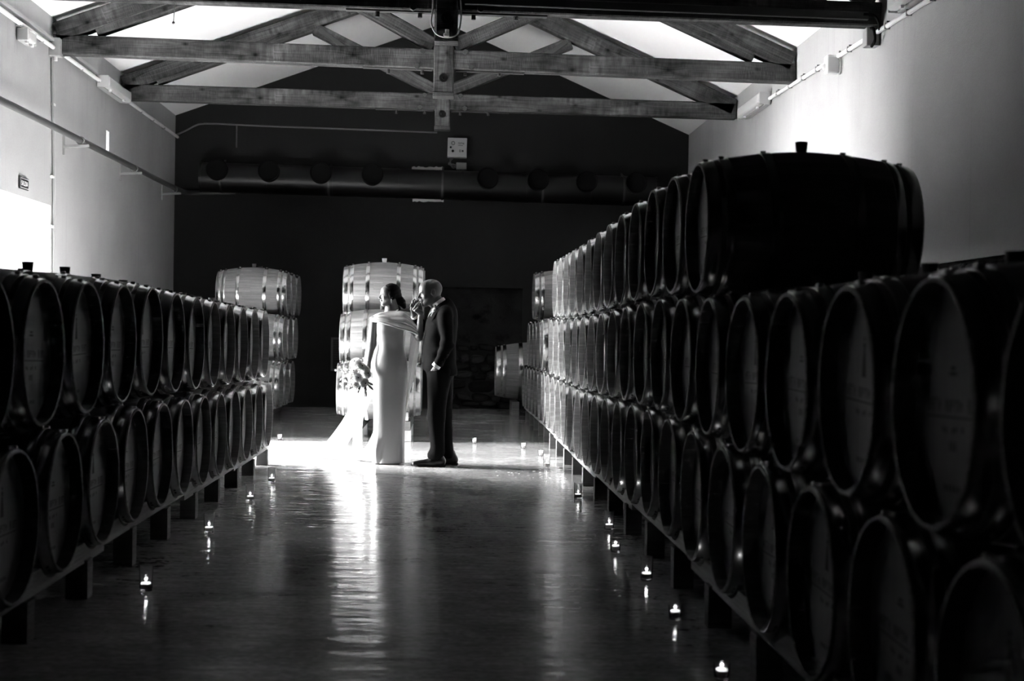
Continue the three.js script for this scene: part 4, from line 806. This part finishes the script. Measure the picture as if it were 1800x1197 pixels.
// ---------------------------------------------------------------- bouquet and buttonhole
const PET = [0.88, 0.84, 0.74, 0.66].map((v) => phys(v, 0.85, { transmission: 0.5, thickness: 0, side: THREE.DoubleSide }));
const LEAF = phys(0.10, 0.7, { side: THREE.DoubleSide }), STEM = mat(0.10, 0.7);
function roseGeo(r, sd) {
  seed = sd * 977 + 5; const l = [];
  for (let k = 0; k < 9; k++) {
    const n = 5, R = r * (0.20 + 0.10 * k), open = 1.55 - 0.055 * k;
    for (let i = 0; i < n; i++) {
      const a0 = i / n * 6.283 + k * 0.7 + rr(-0.1, 0.1), pos = [], idx = [], N = 6;
      for (let v = 0; v <= N; v++) for (let u = 0; u <= N; u++) {
        const a = a0 + (u / N - 0.5) * 1.65, ph = (v / N) * open, w = 1 + 0.05 * Math.sin(u * 2.1 + k + i);
        pos.push(R * w * Math.sin(ph) * Math.cos(a) * (1 + 0.15 * (v / N)), r * 0.55 - R * w * Math.cos(ph) * 0.9 + (u === 0 || u === N ? -0.002 : 0), R * w * Math.sin(ph) * Math.sin(a) * (1 + 0.15 * (v / N)));
      }
      for (let v = 0; v < N; v++) for (let u = 0; u < N; u++) { const q = v * (N + 1) + u; idx.push(q, q + N + 1, q + 1, q + 1, q + N + 1, q + N + 2); }
      const g = new THREE.BufferGeometry(); g.setAttribute('position', new THREE.Float32BufferAttribute(pos, 3)); g.setIndex(idx); g.computeVertexNormals(); l.push(g);
    }
  }
  return merge(l);
}
const aim = (g, p, d) => { g.applyQuaternion(new THREE.Quaternion().setFromUnitVectors(V(0, 1, 0), V(...d).normalize())); g.translate(...p); return g; };
{
  const b = thing('bouquet', 'loose bridal bouquet of pale ranunculus and small sprays with hanging ribbons', 'bouquet', [-0.812, 0.815, -13.83]);
  const flowers = [[0.0, -0.005, 0.075, 0.045, 0, [0.15, 0.1, 1]], [-0.03, 0.135, 0.03, 0.052, 0, [-0.3, 0.6, 0.6]], [0.075, 0.035, 0.05, 0.050, 2, [0.7, 0.2, 0.7]], [0.03, 0.095, 0.04, 0.046, 1, [0.3, 0.6, 0.8]], [-0.035, 0.055, 0.06, 0.042, 0, [-0.5, 0.3, 0.8]], [0.055, -0.05, 0.05, 0.050, 3, [0.6, -0.3, 0.8]], [-0.02, -0.07, 0.06, 0.036, 1, [-0.1, -0.4, 0.9]], [0.075, 0.075, 0.02, 0.040, 2, [0.8, 0.5, 0.3]], [-0.075, 0.0, 0.03, 0.036, 0, [-0.8, 0, 0.6]]];
  flowers.forEach(([x, y, z, r, m, d], i) => {
    const f = obj('ranunculus', aim(roseGeo(r, i + 1), [x, y, z], d), PET[m], b);
    const n = V(...d).normalize(); obj('flower_centre', new THREE.SphereGeometry(r * 0.13, 12, 8).translate(x + n.x * r * 0.45, y + n.y * r * 0.45, z + n.z * r * 0.45), mat(0.04, 0.8), f);
  });
  seed = 4242;
  const star = (p, d, r) => { const l = []; for (let k = 0; k < 5; k++) { const g = new THREE.SphereGeometry(r * 0.42, 6, 5); g.scale(1, 0.35, 0.7); g.translate(r * 0.55, 0, 0); g.rotateZ(0.3); g.rotateY(k * 1.2566); l.push(g); } return aim(merge(l), p, d); };
  const dirs = [[-1, 0.38, 0.2, 0.205], [-0.9, 0.22, 0.4, 0.15], [-1, -0.1, 0.3, 0.15], [-0.95, -0.52, 0.2, 0.20], [-0.6, -0.75, 0.4, 0.16], [-0.1, -1, 0.35, 0.14], [0.45, -0.85, 0.3, 0.17], [1, -0.65, 0.2, 0.14], [1, 0.02, 0.3, 0.155], [0.95, 0.3, 0.2, 0.13], [0.2, 1, 0.2, 0.19], [-0.4, 0.9, 0.2, 0.14], [-0.7, 0.5, 0.5, 0.14], [-0.8, -0.25, 0.6, 0.14]];
  dirs.forEach(([dx, dy, dz, L], s) => {
    const D = V(dx, dy, dz).normalize(), bl = [], st = [tube([[0, 0, 0.02], [D.x * L * 0.5, D.y * L * 0.5 + 0.01, 0.02 + D.z * L * 0.5], [D.x * L, D.y * L, 0.02 + D.z * L]], 0.0022, 6)];
    for (let k = 0; k < 9; k++) { const t = rr(0.45, 1.05), p = [D.x * L * t + rr(-0.028, 0.028), D.y * L * t + rr(-0.028, 0.028), 0.02 + D.z * L * t + rr(-0.02, 0.02)]; bl.push(star(p, [rr(-0.6, 0.6), rr(-0.4, 0.8), rr(0.4, 1)], rr(0.008, 0.013))); st.push(tube([[D.x * L * t * 0.8, D.y * L * t * 0.8, 0.02 + D.z * L * t * 0.8], p], 0.0012, 5, 3)); }
    const o = obj('spray', bl, PET[s % 2], b); obj('spray_stem', st, STEM, o);
  });
  const lf = []; for (let k = 0; k < 10; k++) { const a = rr(3.6, 5.9), L = rr(0.1, 0.16), g = new THREE.SphereGeometry(1, 8, 6); g.scale(0.010, L * 0.28, 0.003); g.translate(0, L * 0.8, 0); g.rotateZ(a - Math.PI / 2); g.translate(0.03, -0.02, 0.05); obj('leaf', g, LEAF, b); }
  const stems = []; for (let k = 0; k < 9; k++) obj('stem', tube([[0.03 * Math.cos(k), 0.02, 0.02], [0.06 + 0.01 * Math.cos(k * 2), -0.06, 0.03 + 0.01 * Math.sin(k * 2)], [0.05 + 0.03 * Math.cos(k * 1.7), -0.17 - 0.01 * (k % 3), 0.05 + 0.02 * Math.sin(k)]], 0.003, 6), STEM, b);
  const rt = ctex(64, 1024, (c) => { c.fillStyle = '#efefef'; c.fillRect(0, 0, 64, 1024); c.fillStyle = '#3a3a3a'; for (let y = 330; y < 720; y += 13) { const w = 5 + ((y * 7) % 9); if (y % 5) c.fillRect(26 - w / 3, y, w, 9); } for (let y = 880; y < 930; y += 12) c.fillRect(24, y, 14, 8); c.fillRect(46, 250, 4, 10); c.fillRect(46, 470, 4, 12); });
  const RIB = new THREE.MeshStandardMaterial({ color: G(0.8), map: rt, roughness: 0.6, side: THREE.DoubleSide });
  const ribbon = (x0, x1, y0, y1, z0, w, ph) => cloth([-1, 1].map((e) => [[x0 + e * w * 0.5, y0, z0 + e * w * 0.7], [lerp(x0, x1, 0.5) + e * w * 0.5, lerp(y0, y1, 0.5), z0 - 0.02 + e * w * 0.75], [x1 + e * w * 0.55, y1, z0 - 0.03 + e * w * 0.7]]), 40, 4, (u, v) => [0.004 * Math.sin(6 * u + ph), 0, 0.006 * Math.sin(9 * u + ph)]);
  const r1 = ribbon(0.035, 0.02, -0.11, -0.60, 0.03, 0.042, 0); { const uv = r1.attributes.uv; for (let i = 0; i < uv.count; i++) uv.setXY(i, uv.getY(i), 1 - uv.getX(i)); }
  obj('ribbon', r1, RIB, b); obj('ribbon', ribbon(0.05, 0.075, -0.10, -0.40, 0.02, 0.03, 2), DRESS, b);
  const t = thing('boutonniere', 'small pale flower with leaves pinned to the man\'s dark lapel', 'boutonniere', [-0.118, 1.448, -13.625]);
  obj('flower', aim(roseGeo(0.017, 77), [0, 0, 0.004], [-0.4, 0.3, 1]), PET[0], t);
  obj('leaf', new THREE.SphereGeometry(1, 10, 8).scale(0.012, 0.024, 0.004).rotateZ(-0.9).translate(0.026, 0.016, 0), LEAF, t);
  obj('leaf', new THREE.SphereGeometry(1, 10, 8).scale(0.010, 0.02, 0.004).rotateZ(0.3).translate(0.014, 0.03, 0), LEAF, t);
  obj('stem', tube([[0, -0.006, 0], [-0.014, -0.03, 0.004], [-0.028, -0.058, 0.006]], 0.0045, 8), mat(0.62, 0.6), t);
}

renderer.render(scene, camera);
